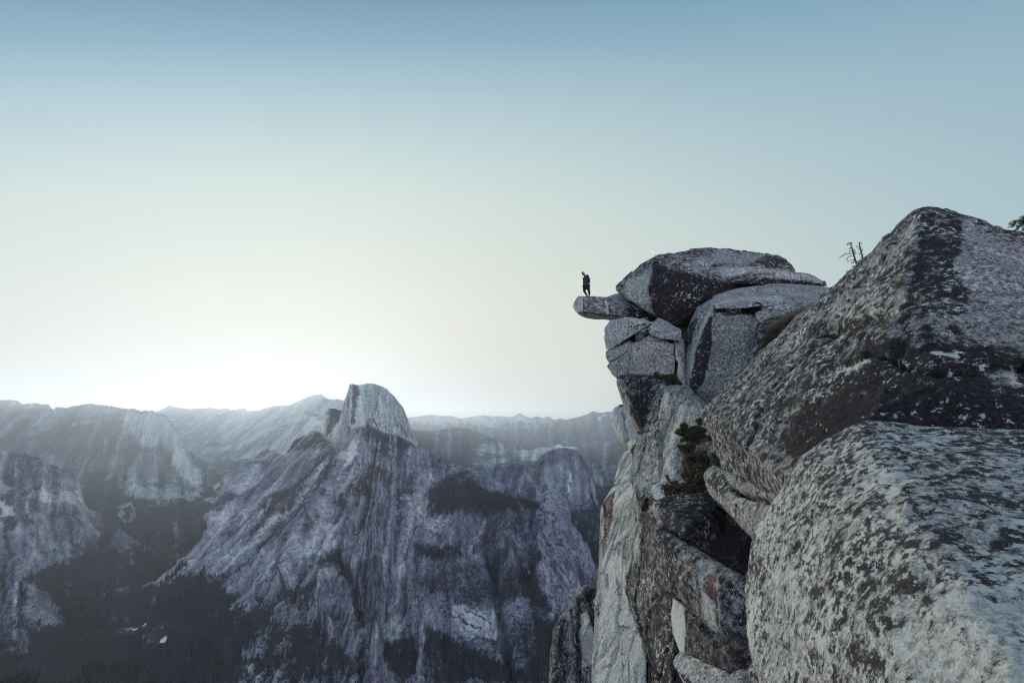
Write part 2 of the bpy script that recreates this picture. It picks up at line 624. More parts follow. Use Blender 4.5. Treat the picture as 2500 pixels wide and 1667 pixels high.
# far range with snow
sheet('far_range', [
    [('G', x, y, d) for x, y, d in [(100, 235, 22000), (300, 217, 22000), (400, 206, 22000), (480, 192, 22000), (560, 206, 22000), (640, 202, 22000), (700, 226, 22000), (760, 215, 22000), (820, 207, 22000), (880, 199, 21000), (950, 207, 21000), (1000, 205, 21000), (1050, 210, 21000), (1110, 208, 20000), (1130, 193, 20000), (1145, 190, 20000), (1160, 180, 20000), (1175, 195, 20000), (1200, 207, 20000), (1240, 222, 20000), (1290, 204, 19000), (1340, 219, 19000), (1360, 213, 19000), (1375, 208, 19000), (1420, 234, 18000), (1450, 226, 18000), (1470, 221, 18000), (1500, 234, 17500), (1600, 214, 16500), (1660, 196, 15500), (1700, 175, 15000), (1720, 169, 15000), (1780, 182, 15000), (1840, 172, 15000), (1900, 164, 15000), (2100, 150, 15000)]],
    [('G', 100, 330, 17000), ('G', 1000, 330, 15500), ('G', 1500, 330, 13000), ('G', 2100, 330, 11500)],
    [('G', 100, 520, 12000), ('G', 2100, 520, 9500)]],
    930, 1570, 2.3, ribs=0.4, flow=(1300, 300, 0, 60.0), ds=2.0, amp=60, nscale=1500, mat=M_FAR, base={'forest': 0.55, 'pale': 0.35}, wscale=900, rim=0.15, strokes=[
    ('snow', 'poly', 'G', [(760, 222), (880, 210), (1000, 215), (1130, 215), (1160, 190), (1230, 228), (1370, 222), (1400, 240), (1300, 240), (1180, 250), (1080, 232), (950, 230), (820, 235)], 3, 0.72),
    ('pale', 'poly', 'G', [(340, 225), (640, 215), (1200, 225), (1500, 240), (1200, 300), (900, 300), (600, 270), (340, 260)], 6, 0.75),
    ('forest', 'poly', 'G', [(340, 190), (640, 190), (1200, 170), (1500, 215), (1500, 245), (1200, 260), (900, 270), (600, 250), (340, 250)], 6, 0.1),
    ('forest', 'poly', 'G', [(1050, 250), (1200, 235), (1380, 250), (1300, 300), (1050, 290)], 5, 0.6),
    ('snow', 'line', 'G', [(1740, 224), (1820, 216), (1990, 208)], 2.6, 0.85),
    ('snow', 'line', 'G', [(1780, 206), (1850, 192), (1990, 180)], 2.4, 0.75),
    ('snow', 'line', 'G', [(1530, 256), (1600, 248)], 2, 0.7)])
# hills between
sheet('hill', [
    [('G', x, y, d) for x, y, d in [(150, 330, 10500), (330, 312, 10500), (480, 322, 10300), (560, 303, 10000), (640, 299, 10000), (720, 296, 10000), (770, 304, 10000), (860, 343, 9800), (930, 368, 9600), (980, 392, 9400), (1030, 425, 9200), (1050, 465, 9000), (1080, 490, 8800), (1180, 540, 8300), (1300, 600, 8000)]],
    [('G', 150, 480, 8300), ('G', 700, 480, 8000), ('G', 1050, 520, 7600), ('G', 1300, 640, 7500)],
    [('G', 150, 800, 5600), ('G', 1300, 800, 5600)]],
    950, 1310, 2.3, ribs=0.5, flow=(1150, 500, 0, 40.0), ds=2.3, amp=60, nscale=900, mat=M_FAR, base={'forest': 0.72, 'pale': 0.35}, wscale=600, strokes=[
    ('pale', 'poly', 'G', [(820, 440), (900, 410), (1000, 430), (1040, 480), (960, 500), (840, 500)], 8, 0.75),
    ('forest', 'poly', 'G', [(820, 440), (900, 410), (1000, 430), (1040, 480), (960, 500), (840, 500)], 8, 0.3),
    ('forest', 'poly', 'G', [(780, 570), (850, 535), (1000, 530), (1180, 550), (1180, 580), (900, 600)], 6, 0.25),
    ('pale', 'poly', 'G', [(780, 570), (850, 535), (1000, 530), (1180, 550), (1180, 580), (900, 600)], 6, 0.6)])
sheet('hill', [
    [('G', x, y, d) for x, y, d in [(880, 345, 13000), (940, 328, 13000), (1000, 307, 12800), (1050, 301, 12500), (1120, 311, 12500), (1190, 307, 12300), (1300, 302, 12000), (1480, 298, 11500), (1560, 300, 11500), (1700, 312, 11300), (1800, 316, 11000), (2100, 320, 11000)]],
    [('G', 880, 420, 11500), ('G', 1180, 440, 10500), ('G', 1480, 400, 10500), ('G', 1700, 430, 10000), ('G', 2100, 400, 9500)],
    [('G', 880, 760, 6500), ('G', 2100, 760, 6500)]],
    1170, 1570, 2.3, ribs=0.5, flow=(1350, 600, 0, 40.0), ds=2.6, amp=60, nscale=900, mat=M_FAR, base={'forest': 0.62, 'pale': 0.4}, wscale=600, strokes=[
    ('pale', 'poly', 'G', [(1480, 312), (1560, 330), (1800, 345), (1790, 380), (1720, 430), (1600, 455), (1500, 470), (1430, 470), (1440, 400)], 5, 0.95),
    ('forest', 'poly', 'G', [(1480, 312), (1560, 330), (1800, 345), (1790, 380), (1720, 430), (1600, 455), (1500, 470), (1430, 470), (1440, 400)], 5, 0.08),
    ('pale', 'poly', 'G', [(1000, 320), (1180, 330), (1300, 350), (1250, 430), (1120, 470), (1070, 470), (1020, 420)], 5, 0.85),
    ('forest', 'poly', 'G', [(1000, 320), (1180, 330), (1300, 350), (1250, 430), (1120, 470), (1070, 470), (1020, 420)], 5, 0.25),
    ('pale', 'poly', 'G', [(1100, 480), (1300, 400), (1400, 400), (1420, 470), (1260, 545), (1180, 530)], 5, 0.8),
    ('forest', 'poly', 'G', [(1100, 480), (1300, 400), (1400, 400), (1420, 470), (1260, 545), (1180, 530)], 5, 0.15),
    ('forest', 'line', 'G', [(1060, 470), (1200, 440), (1330, 390), (1480, 330)], 5, 0.7),
    ('forest', 'line', 'G', [(1490, 320), (1650, 325), (1850, 330)], 3, 0.7)])
# wooded side canyon on the right
sheet('canyon_side', [
    [('G', x, y, d) for x, y, d in [(1500, 500, 9000), (1620, 462, 9000), (1700, 455, 9000), (1800, 415, 8800), (1900, 380, 8500), (2100, 350, 8500)]],
    [('G', 1500, 700, 7200), ('G', 2100, 620, 6800)],
    [('G', 1500, 900, 6200), ('G', 2100, 900, 5600)],
    [('G', 1500, 1700, 2600), ('G', 2100, 1700, 2400)]],
    1370, 1580, 2.3, flow=(1550, 500, 0, 30.0), ds=2.0, amp=35, nscale=600, base={'forest': 0.82, 'pale': 0.4}, wscale=300, strokes=[
    ('forest', 'line', 'G', [(1850, 400), (1960, 375)], 4, 0.3), ('forest', 'line', 'G', [(1700, 690), (1850, 680), (1990, 690)], 8, 0.5),
    ('forest', 'line', 'G', [(1740, 1225), (1790, 1215)], 3, 0.05), ('pale', 'line', 'G', [(1740, 1225), (1790, 1215)], 4, 0.9)])
# small dome
sheet('small_dome', [
    [('G', x, y, d) for x, y, d in [(760, 640, 5600), (900, 612, 5500), (980, 576, 5500), (1040, 570, 5500), (1100, 562, 5500), (1200, 578, 5400), (1260, 572, 5300), (1290, 535, 5300), (1330, 500, 5250), (1370, 472, 5250), (1440, 455, 5250), (1520, 450, 5250), (1580, 466, 5250), (1630, 500, 5300), (1670, 570, 5350), (1695, 640, 5400), (1710, 700, 5400), (1745, 790, 5450), (1770, 830, 5500), (1795, 900, 5600)]],
    [('G', 760, 760, 4900), ('G', 1100, 700, 4850), ('G', 1290, 640, 4750), ('G', 1520, 600, 4650), ('G', 1690, 780, 4900), ('G', 1795, 1000, 5300)],
    [('G', 760, 1000, 4300), ('G', 1100, 960, 4200), ('G', 1360, 930, 4200), ('G', 1520, 890, 4300), ('G', 1700, 905, 4600), ('G', 1795, 1100, 5000)],
    [('G', 760, 1300, 3300), ('G', 1795, 1500, 3600)]],
    1140, 1472, 2.1, ds=1.7, flow=(1380, 700, 0, 26.0), amp=28, nscale=220, base={'forest': 0.35, 'pale': 0.42}, wscale=150, strokes=[
    ('forest', 'poly', 'G', [(940, 600), (1000, 575), (1200, 580), (1240, 640), (1100, 660), (980, 640)], 6, 0.6),
    ('forest', 'poly', 'G', [(1270, 590), (1370, 475), (1600, 470), (1650, 540), (1540, 540), (1420, 500), (1330, 590)], 5, 0.5),
    ('pale', 'line', 'G', [(1540, 640), (1535, 700), (1525, 780)], 3.2, 1.0), ('forest', 'line', 'G', [(1540, 640), (1535, 700), (1525, 780)], 4, 0.0),
    ('pale', 'poly', 'G', [(1340, 580), (1480, 560), (1520, 620), (1480, 780), (1400, 820), (1340, 700)], 6, 0.62),
    ('forest', 'poly', 'G', [(1330, 590), (1500, 560), (1690, 640), (1740, 880), (1550, 900), (1460, 800), (1340, 720)], 6, 0.12),
    ('forest', 'poly', 'G', [(1370, 810), (1450, 820), (1530, 880), (1560, 920), (1795, 905), (1795, 1600), (1300, 1600), (1300, 900)], 4, 0.9),
    ('forest', 'line', 'G', [(1240, 620), (1300, 760), (1350, 880)], 5, 0.1), ('pale', 'line', 'G', [(1220, 640), (1300, 790), (1350, 880)], 4, 0.7)])
# ridge behind on the left
sheet('far_ridge', [
    [('E', x, y, d) for x, y, d in [(1300, 450, 9000), (1510, 408, 9000), (1560, 385, 9000), (1610, 352, 9000), (1635, 347, 9000), (1700, 368, 9000), (1850, 380, 9000), (1930, 382, 9000), (2000, 372, 9000), (2060, 380, 9000), (2120, 383, 9000), (2200, 394, 9000), (2280, 381, 9000), (2352, 376, 9000)]] +
    [('F', x, y, d) for x, y, d in [(90, 376, 9000), (150, 388, 9000), (240, 380, 9000), (290, 390, 9000), (310, 380, 9000), (330, 376, 9000), (350, 390, 9000), (372, 376, 9000), (392, 378, 9000), (410, 404, 9000), (540, 400, 8900), (640, 365, 8800), (830, 345, 8700), (900, 312, 8600), (950, 288, 8500), (1060, 248, 8400), (1110, 250, 8400), (1130, 262, 8400), (1150, 275, 8400), (1240, 300, 8300), (1262, 300, 8300), (1275, 288, 8300), (1290, 303, 8300), (1330, 298, 8200), (1450, 420, 8200)]],
    [('E', 1300, 700, 7600), ('E', 2000, 620, 7600), ('F', 0, 620, 7600), ('F', 500, 600, 7200), ('F', 900, 500, 7000), ('F', 1400, 450, 6900)],
    [('E', 1300, 900, 6600), ('E', 2000, 860, 6600), ('F', 150, 900, 6300), ('F', 700, 800, 6000), ('F', 1400, 700, 5800)],
    [('E', 1300, 1300, 5200), ('F', 1400, 1300, 5000)]],
    330, 870, 2.2, ds=3.2, flow=(1000, 720, 0, 24.0), amp=42, nscale=700, mat=M_MIDF, base={'forest': 0.12, 'pale': 0.66}, wscale=400, back=0.12, strokes=[
    ('pale', 'line', 'F', [(0, 800), (350, 720), (700, 560), (950, 440)], 5, 0.85), ('pale', 'line', 'F', [(0, 700), (300, 600), (600, 480), (850, 400)], 6, 0.8),
    ('pale', 'poly', 'F', [(930, 640), (990, 480), (1150, 470), (1150, 520), (1040, 560), (980, 640)], 3, 0.95),
    ('forest', 'line', 'F', [(1000, 450), (1160, 470)], 3, 0.7), ('forest', 'poly', 'F', [(930, 420), (980, 390), (1010, 440)], 2, 0.8),
    ('forest', 'poly', 'E', [(1730, 760), (1850, 800), (2000, 900), (2352, 850), (2352, 950), (2150, 1050), (2090, 1100), (1950, 1100)], 6, 0.75),
    ('forest', 'line', 'F', [(0, 760), (250, 690), (500, 600)], 3, 0.55), ('forest', 'line', 'F', [(100, 850), (400, 760), (650, 700), (820, 640)], 4, 0.6),
    ('forest', 'line', 'F', [(450, 520), (700, 430), (900, 370)], 3, 0.5), ('forest', 'line', 'F', [(620, 620), (800, 540), (930, 500)], 3, 0.5),
    ('pale', 'line', 'F', [(100, 990), (200, 900), (420, 830), (520, 800)], 3, 0.95)])
# broad ridge on the left
sheet('left_ridge', [
    [('E', x, y, d) for x, y, d in [(-900, 300, 7500), (-400, 290, 7300), (0, 302, 7000), (80, 300, 7000), (150, 305, 7000), (200, 322, 7000), (240, 340, 7000), (280, 341, 7000), (350, 331, 7000), (420, 343, 7000), (480, 346, 7000), (500, 375, 6900), (515, 386, 6900), (600, 374, 6800), (640, 380, 6700), (700, 360, 6600), (760, 345, 6500), (830, 338, 6400), (900, 345, 6400), (1000, 352, 6300), (1100, 366, 6200), (1200, 382, 6100), (1300, 392, 6000), (1400, 397, 5900), (1460, 402, 5800), (1530, 430, 5700), (1600, 470, 5650), (1650, 515, 5600), (1690, 558, 5600), (1710, 600, 5600), (1722, 650, 5600), (1727, 735, 5600), (1790, 770, 5700), (1850, 800, 5900), (1950, 882, 6000), (2050, 990, 6200), (2110, 1045, 6300), (2352, 1080, 6400)]],
    [('E', -900, 620, 5900), ('E', 0, 620, 5700), ('E', 800, 620, 5300), ('E', 1300, 640, 5000), ('E', 1500, 600, 5000), ('E', 1600, 640, 5050), ('E', 1725, 800, 5300), ('E', 1950, 980, 5600), ('E', 2352, 1150, 6000)],
    [('E', -900, 900, 5000), ('E', 0, 900, 5000), ('E', 800, 900, 4900), ('E', 1300, 850, 4650), ('E', 1600, 900, 4700), ('E', 1800, 1050, 5000), ('E', 2352, 1250, 5600)],
    [('E', -900, 1300, 4300), ('E', 800, 1300, 4600), ('E', 1300, 1200, 4400), ('E', 1700, 1250, 4700), ('E', 2352, 1400, 5300)],
    [('E', -900, 1900, 3400), ('E', 2352, 1900, 3400)]],
    -230, 585, 2.3, ds=3.2, flow=(420, 600, 0, 22.0), amp=40, nscale=420, mat=M_MIDF, base={'forest': 0.62, 'pale': 0.42}, wscale=250, strokes=[
    ('pale', 'poly', 'E', [(1170, 480), (1300, 420), (1500, 420), (1640, 540), (1720, 640), (1720, 800), (1650, 830), (1540, 720), (1420, 770), (1320, 740), (1290, 640), (1200, 560)], 6, 0.66),
    ('forest', 'poly', 'E', [(1170, 480), (1300, 420), (1500, 420), (1640, 540), (1720, 640), (1720, 800), (1650, 830), (1540, 720), (1420, 770), (1320, 740), (1290, 640), (1200, 560)], 8, 0.05),
    ('pale', 'poly', 'E', [(1700, 730), (1820, 850), (1900, 950), (1950, 1060), (1900, 1130), (1780, 1080), (1680, 950), (1650, 850)], 6, 0.78),
    ('forest', 'poly', 'E', [(1700, 730), (1820, 850), (1900, 950), (1950, 1060), (1900, 1130), (1780, 1080), (1680, 950), (1650, 850)], 6, 0.18),
    ('forest', 'poly', 'E', [(-900, 360), (0, 340), (500, 400), (900, 480), (1150, 600), (1280, 740), (1000, 900), (400, 850), (-900, 820)], 10, 0.72),
    ('forest', 'line', 'E', [(900, 430), (1000, 405), (1150, 400)], 4, 0.2), ('forest', 'line', 'E', [(700, 525), (800, 505), (920, 505)], 2.5, 0.2),
    ('forest', 'poly', 'E', [(1180, 1170), (1300, 1100), (1450, 1120), (1700, 1140), (1820, 1190), (1700, 1230), (1450, 1250), (1280, 1240)], 5, 0.05),
    ('pale', 'poly', 'E', [(1180, 1170), (1300, 1100), (1450, 1120), (1700, 1140), (1820, 1190), (1700, 1230), (1450, 1250), (1280, 1240)], 5, 0.66),
    ('forest', 'poly', 'E', [(1080, 900), (1250, 800), (1480, 850), (1620, 950), (1700, 1120), (1400, 1100), (1100, 1050)], 10, 0.40),
    ('forest', 'poly', 'E', [(800, 1000), (1050, 960), (1150, 1100), (1250, 1270), (1500, 1330), (1800, 1240), (2000, 1110), (2352, 1100), (2352, 2000), (700, 2000), (780, 1200)], 8, 0.95),
    ('forest', 'poly', 'E', [(1130, 1320), (1230, 1290), (1310, 1350), (1290, 1440), (1210, 1500), (1140, 1420)], 4, 0.12),
    ('pale', 'poly', 'E', [(1130, 1320), (1230, 1290), (1310, 1350), (1290, 1440), (1210, 1500), (1140, 1420)], 4, 0.55),
    ('forest', 'poly', 'E', [(1460, 1290), (1600, 1250), (1700, 1280), (1560, 1320)], 4, 0.3),
    ('forest', 'poly', 'E', [(1975, 1260), (2010, 1225), (2050, 1235), (2000, 1275)], 2, 0.0), ('pale', 'poly', 'E', [(1975, 1260), (2010, 1225), (2050, 1235), (2000, 1275)], 2, 0.8),
    ('forest', 'line', 'E', [(2020, 1330), (2090, 1325)], 2, 0.0)])
# nearer slope on the left
sheet('left_slope', [
    [('E', x, y, d) for x, y, d in [(-900, 850, 4300), (-400, 815, 4300), (0, 806, 4300), (150, 805, 4300), (260, 812, 4300), (340, 840, 4300), (380, 870, 4300), (450, 895, 4300), (520, 930, 4300), (600, 960, 4300), (680, 990, 4350), (750, 1020, 4400), (790, 1100, 4400), (810, 1230, 4400), (850, 1330, 4400), (900, 1352, 4400), (960, 1400, 4400), (1050, 1470, 4400), (1170, 1560, 4450)]] + [('H', 1100, 400, 4470), ('H', 1180, 438, 4500), ('H', 1260, 470, 4600)],
    [('E', -900, 1150, 3800), ('E', 0, 1130, 3800), ('E', 500, 1150, 3800), ('E', 800, 1300, 3950), ('E', 1000, 1520, 4000), ('H', 1260, 500, 4350)],
    [('H', -700, 300, 3350), ('H', 0, 300, 3350), ('H', 300, 330, 3350), ('H', 600, 440, 3750), ('H', 900, 480, 4000), ('H', 1260, 540, 4200)],
    [('H', -700, 700, 2700), ('H', 400, 700, 3150), ('H', 700, 600, 3650), ('H', 1260, 700, 3600)],
    [('H', -700, 1400, 2200), ('H', 1260, 1400, 2200)]],
    -230, 375, 2.2, ds=1.3, flow=(100, 500, 0, 24.0), amp=36, nscale=260, base={'forest': 0.45, 'pale': 0.50}, wscale=160, strokes=[
    ('forest', 'poly', 'E', [(-900, 1080), (0, 1070), (120, 1090), (380, 1110), (420, 1150), (320, 1180), (300, 1230), (500, 1290), (700, 1330), (720, 1500), (-900, 1500)], 6, 0.62),
    ('pale', 'poly', 'E', [(0, 1080), (60, 1100), (140, 1160), (200, 1200), (60, 1200), (0, 1150)], 5, 0.8), ('forest', 'poly', 'E', [(0, 1080), (60, 1100), (140, 1160), (60, 1200), (0, 1150)], 5, 0.1),
    ('forest', 'poly', 'E', [(330, 1180), (440, 1170), (560, 1230), (580, 1170), (640, 1165), (760, 1230), (770, 1280), (640, 1290), (480, 1290), (380, 1260)], 4, 0.05),
    ('pale', 'poly', 'E', [(330, 1180), (440, 1170), (560, 1230), (580, 1170), (640, 1165), (760, 1230), (770, 1280), (640, 1290), (480, 1290), (380, 1260)], 4, 0.68),
    ('forest', 'poly', 'E', [(0, 1260), (60, 1290), (150, 1360), (120, 1400), (0, 1410)], 4, 0.0), ('pale', 'poly', 'E', [(0, 1260), (60, 1290), (150, 1360), (120, 1400), (0, 1410)], 4, 0.85),
    ('forest', 'poly', 'H', [(270, 200), (330, 190), (420, 280), (500, 480), (505, 560), (440, 580), (370, 480), (300, 330)], 4, 0.02), ('pale', 'poly', 'H', [(270, 200), (330, 190), (420, 280), (500, 480), (505, 560), (440, 580), (370, 480), (300, 330)], 4, 0.62),
    ('forest', 'poly', 'H', [(60, 310), (200, 310), (280, 420), (400, 620), (380, 650), (260, 560), (200, 420), (80, 370)], 5, 0.1), ('pale', 'poly', 'H', [(60, 310), (200, 310), (280, 420), (400, 620), (380, 650), (260, 560), (200, 420), (80, 370)], 5, 0.55),
    ('forest', 'poly', 'H', [(640, 200), (760, 160), (830, 200), (1170, 440), (1000, 460), (700, 480), (600, 380)], 6, 0.3), ('pale', 'poly', 'H', [(640, 200), (760, 160), (830, 200), (1170, 440), (1000, 460), (700, 480), (600, 380)], 6, 0.38),
    ('pale', 'line', 'H', [(740, 300), (820, 365), (900, 340), (800, 240)], 5, 0.6), ('forest', 'line', 'H', [(740, 300), (820, 365), (900, 340)], 5, 0.05),
    ('forest', 'line', 'H', [(580, 190), (560, 280), (590, 400), (700, 500), (1000, 480), (1170, 450)], 5, 0.75),
    ('forest', 'poly', 'H', [(-900, 640), (150, 700), (500, 600), (640, 520), (1260, 500), (1260, 1500), (-900, 1500)], 6, 0.95)])
sheet('near_buttress', [
    [('H', x, y, d) for x, y, d in [(-700, 300, 2900), (-200, 420, 2850), (0, 560, 2800), (60, 600, 2800), (120, 560, 2780), (150, 520, 2780), (172, 560, 2780), (185, 680, 2780), (220, 720, 2780), (300, 745, 2800), (370, 800, 2800), (420, 850, 2750), (460, 920, 2700), (500, 985, 2680), (530, 1050, 2650), (565, 1125, 2620), (640, 1180, 2620)]],
    [('H', -700, 900, 2400), ('H', 0, 900, 2450), ('H', 300, 950, 2480), ('H', 500, 1120, 2560), ('H', 640, 1250, 2500)],
    [('H', -700, 1500, 1900), ('H', 640, 1500, 1900)]],
    -230, 190, 2.1, flow=(50, 1100, 0, 12.0), amp=30, nscale=150, base={'forest': 0.55, 'pale': 0.42}, wscale=100, strokes=[
    ('forest', 'poly', 'H', [(200, 720), (280, 780), (370, 830), (480, 950), (560, 1120), (460, 1140), (370, 1070), (250, 1090), (180, 1000), (200, 850)], 4, 0.1),
    ('pale', 'poly', 'H', [(200, 720), (280, 780), (370, 830), (480, 950), (560, 1120), (460, 1140), (370, 1070), (250, 1090), (180, 1000), (200, 850)], 4, 0.5),
    ('forest', 'line', 'H', [(165, 530), (165, 680), (110, 800), (120, 1000), (130, 1180)], 6, 0.05), ('pale', 'line', 'H', [(165, 530), (165, 680), (130, 800), (120, 1000), (130, 1180)], 6, 0.62),
    ('forest', 'line', 'H', [(180, 730), (170, 900), (150, 1100)], 4, 0.9), ('forest', 'line', 'H', [(0, 1310), (110, 1300), (200, 1280), (230, 1340)], 6, 0.2),
    ('forest', 'line', 'H', [(220, 1110), (260, 1150), (330, 1060)], 4, 0.8),
    ('forest', 'poly', 'H', [(-700, 1330), (100, 1340), (240, 1345), (270, 1150), (380, 1130), (640, 1140), (640, 1600), (-700, 1600)], 4, 0.98)])
# the half dome
ridgeQ = [(480, 960, 5700), (540, 870, 5600), (575, 790, 5550), (610, 720, 5500), (640, 600, 5450), (665, 565, 5400), (700, 518, 5400), (760, 500, 5350), (830, 495, 5300), (870, 462, 5250), (920, 425, 5200), (955, 400, 5150), (968, 370, 5050), (1000, 300, 5000), (1020, 235, 4980), (1035, 170, 4960), (1042, 138, 4950), (1058, 114, 4950), (1090, 114, 4940), (1130, 122, 4920), (1200, 137, 4900), (1260, 128, 4900), (1320, 113, 4900), (1380, 107, 4900), (1460, 114, 4900), (1540, 142, 4900), (1600, 166, 4900), (1660, 195, 4900), (1700, 238, 4900), (1750, 285, 4900), (1800, 330, 4900), (1850, 405, 4900), (1900, 460, 4900), (1940, 510, 4900), (1965, 570, 4900), (1985, 630, 4900), (2010, 700, 4900), (2050, 800, 4900), (2100, 900, 4900), (2140, 1010, 4900), (2185, 1130, 4900), (2260, 1230, 4900)]
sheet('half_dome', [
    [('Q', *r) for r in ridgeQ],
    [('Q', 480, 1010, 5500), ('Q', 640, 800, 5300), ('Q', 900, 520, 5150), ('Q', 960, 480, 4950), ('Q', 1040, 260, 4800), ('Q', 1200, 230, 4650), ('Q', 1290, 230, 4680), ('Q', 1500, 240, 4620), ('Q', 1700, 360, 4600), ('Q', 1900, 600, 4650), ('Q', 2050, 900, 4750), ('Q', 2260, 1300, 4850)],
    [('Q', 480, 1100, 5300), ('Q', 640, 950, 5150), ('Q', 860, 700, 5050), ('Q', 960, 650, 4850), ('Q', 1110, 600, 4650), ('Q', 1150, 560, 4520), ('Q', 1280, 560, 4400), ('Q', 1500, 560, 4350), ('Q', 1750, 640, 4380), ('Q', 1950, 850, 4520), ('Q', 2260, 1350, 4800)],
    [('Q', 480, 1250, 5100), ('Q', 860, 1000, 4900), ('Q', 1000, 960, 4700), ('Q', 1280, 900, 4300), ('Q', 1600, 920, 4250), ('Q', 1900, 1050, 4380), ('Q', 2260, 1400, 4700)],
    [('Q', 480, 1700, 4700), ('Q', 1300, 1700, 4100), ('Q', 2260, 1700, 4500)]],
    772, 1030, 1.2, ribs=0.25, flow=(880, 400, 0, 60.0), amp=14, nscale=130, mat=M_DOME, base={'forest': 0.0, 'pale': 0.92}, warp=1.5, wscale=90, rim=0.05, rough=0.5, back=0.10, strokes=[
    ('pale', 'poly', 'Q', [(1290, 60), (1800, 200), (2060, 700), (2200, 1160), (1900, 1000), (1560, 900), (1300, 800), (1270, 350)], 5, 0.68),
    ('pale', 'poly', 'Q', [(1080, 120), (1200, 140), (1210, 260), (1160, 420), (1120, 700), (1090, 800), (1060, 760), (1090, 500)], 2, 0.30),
    ('pale', 'poly', 'Q', [(1040, 130), (1080, 150), (1060, 500), (1040, 780), (1110, 900), (1100, 1000), (900, 1290), (810, 1190), (920, 700), (970, 420)], 3, 0.64),
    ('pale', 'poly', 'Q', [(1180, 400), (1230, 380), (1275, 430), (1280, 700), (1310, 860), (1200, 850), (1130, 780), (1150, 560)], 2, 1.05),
    ('pale', 'line', 'Q', [(1225, 200), (1270, 350), (1280, 500), (1300, 850)], 1.6, 0.75),
    ('pale', 'line', 'Q', [(1120, 780), (1130, 640), (1170, 420)], 1.3, 0.05), ('pale', 'line', 'Q', [(1040, 340), (1010, 500)], 1.0, 0.2),
    ('pale', 'line', 'Q', [(1140, 480), (1130, 600)], 0.9, 0.9),
    ('pale', 'poly', 'Q', [(710, 520), (830, 500), (950, 410), (960, 440), (880, 700), (760, 880), (640, 1000), (690, 700)], 2, 0.12),
    ('pale', 'line', 'Q', [(640, 640), (690, 560), (650, 850), (600, 960)], 3, 0.62),
    ('pale', 'line', 'Q', [(800, 780), (740, 870), (720, 1000)], 2, 0.3),
    ('forest', 'poly', 'Q', [(1140, 860), (1220, 835), (1300, 880), (1380, 830), (1500, 880), (1560, 930), (1680, 970), (1850, 980), (2050, 1090), (2300, 1240), (2300, 1800), (1000, 1800), (1100, 1000)], 1.5, 0.9),
    ('forest', 'poly', 'Q', [(1310, 860), (1340, 770), (1380, 800), (1360, 860)], 1.5, 0.8),
    ('pale', 'line', 'Q', [(1430, 700), (1490, 780), (1530, 860)], 1.2, 0.05), ('pale', 'line', 'Q', [(1340, 760), (1390, 700)], 1.2, 0.1),
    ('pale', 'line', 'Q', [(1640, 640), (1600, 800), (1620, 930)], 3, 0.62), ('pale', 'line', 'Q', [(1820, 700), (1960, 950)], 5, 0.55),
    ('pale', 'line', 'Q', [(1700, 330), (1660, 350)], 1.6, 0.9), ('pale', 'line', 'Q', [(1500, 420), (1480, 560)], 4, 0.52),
    ('forest', 'line', 'Q', [(1810, 800), (1860, 830)], 1.2, 0.8), ('forest', 'line', 'Q', [(1380, 560), (1360, 553)], 1, 0.8)],
    groove=[('poly', 'Q', [(1080, 150), (1210, 200), (1160, 420), (1120, 780), (1060, 760), (1090, 500)], 3, 60),
            ('poly', 'Q', [(720, 520), (950, 420), (880, 700), (760, 900), (690, 850)], 3, 80)])
# the great slope under it
ridgeM = [('H', 1150, 800, 3700), ('H', 1280, 745, 3600), ('H', 1400, 655, 3700), ('H', 1480, 560, 3800), ('H', 1560, 500, 3900), ('H', 1640, 400, 4050), ('H', 1720, 310, 4250),
          ('F', 0, 1540, 4300), ('F', 60, 1480, 4400), ('F', 130, 1390, 4500), ('F', 220, 1270, 4600), ('F', 300, 1165, 4700), ('F', 380, 1060, 4900), ('F', 440, 975, 5000), ('F', 485, 910, 5100), ('F', 510, 845, 5150), ('F', 545, 800, 5150), ('F', 590, 778, 5150), ('F', 640, 780, 5150), ('F', 700, 808, 5100), ('F', 765, 835, 5050),
          ('F', 790, 790, 5000), ('F', 830, 720, 5000), ('F', 860, 670, 4950), ('F', 930, 640, 4900), ('F', 1010, 615, 4850), ('F', 1060, 605, 4850), ('F', 1110, 605, 4800), ('F', 1140, 650, 4780), ('F', 1180, 700, 4750), ('F', 1230, 760, 4700), ('F', 1280, 818, 4650), ('F', 1300, 815, 4600), ('F', 1340, 730, 4500), ('F', 1380, 680, 4400), ('F', 1412, 668, 4350), ('F', 1420, 620, 4300), ('F', 1450, 585, 4280), ('F', 1490, 558, 4250), ('F', 1550, 575, 4200), ('F', 1600, 555, 4200), ('F', 1680, 600, 4200), ('F', 1760, 625, 4200), ('F', 1840, 632, 4200), ('F', 1920, 680, 4200), ('F', 2040, 752, 4250), ('F', 2150, 800, 4200), ('F', 2240, 838, 4150), ('F', 2300, 850, 4100),
          ('G', 500, 498, 4000), ('G', 580, 530, 3950), ('G', 640, 560, 3900), ('G', 700, 590, 3850), ('G', 740, 575, 3850), ('G', 780, 590, 3800), ('G', 830, 630, 3800), ('G', 900, 665, 3750), ('G', 1000, 705, 3700), ('G', 1100, 762, 3650), ('G', 1200, 812, 3600), ('G', 1300, 868, 3550), ('G', 1370, 905, 3500), ('G', 1410, 950, 3450), ('G', 1440, 942, 3400), ('G', 1470, 945, 3400), ('G', 1540, 1010, 3400), ('G', 1620, 1110, 3450), ('G', 1670, 1200, 3450), ('G', 1690, 1280, 3450), ('G', 1750, 1380, 3400), ('G', 1820, 1450, 3350), ('G', 1900, 1600, 3300)]
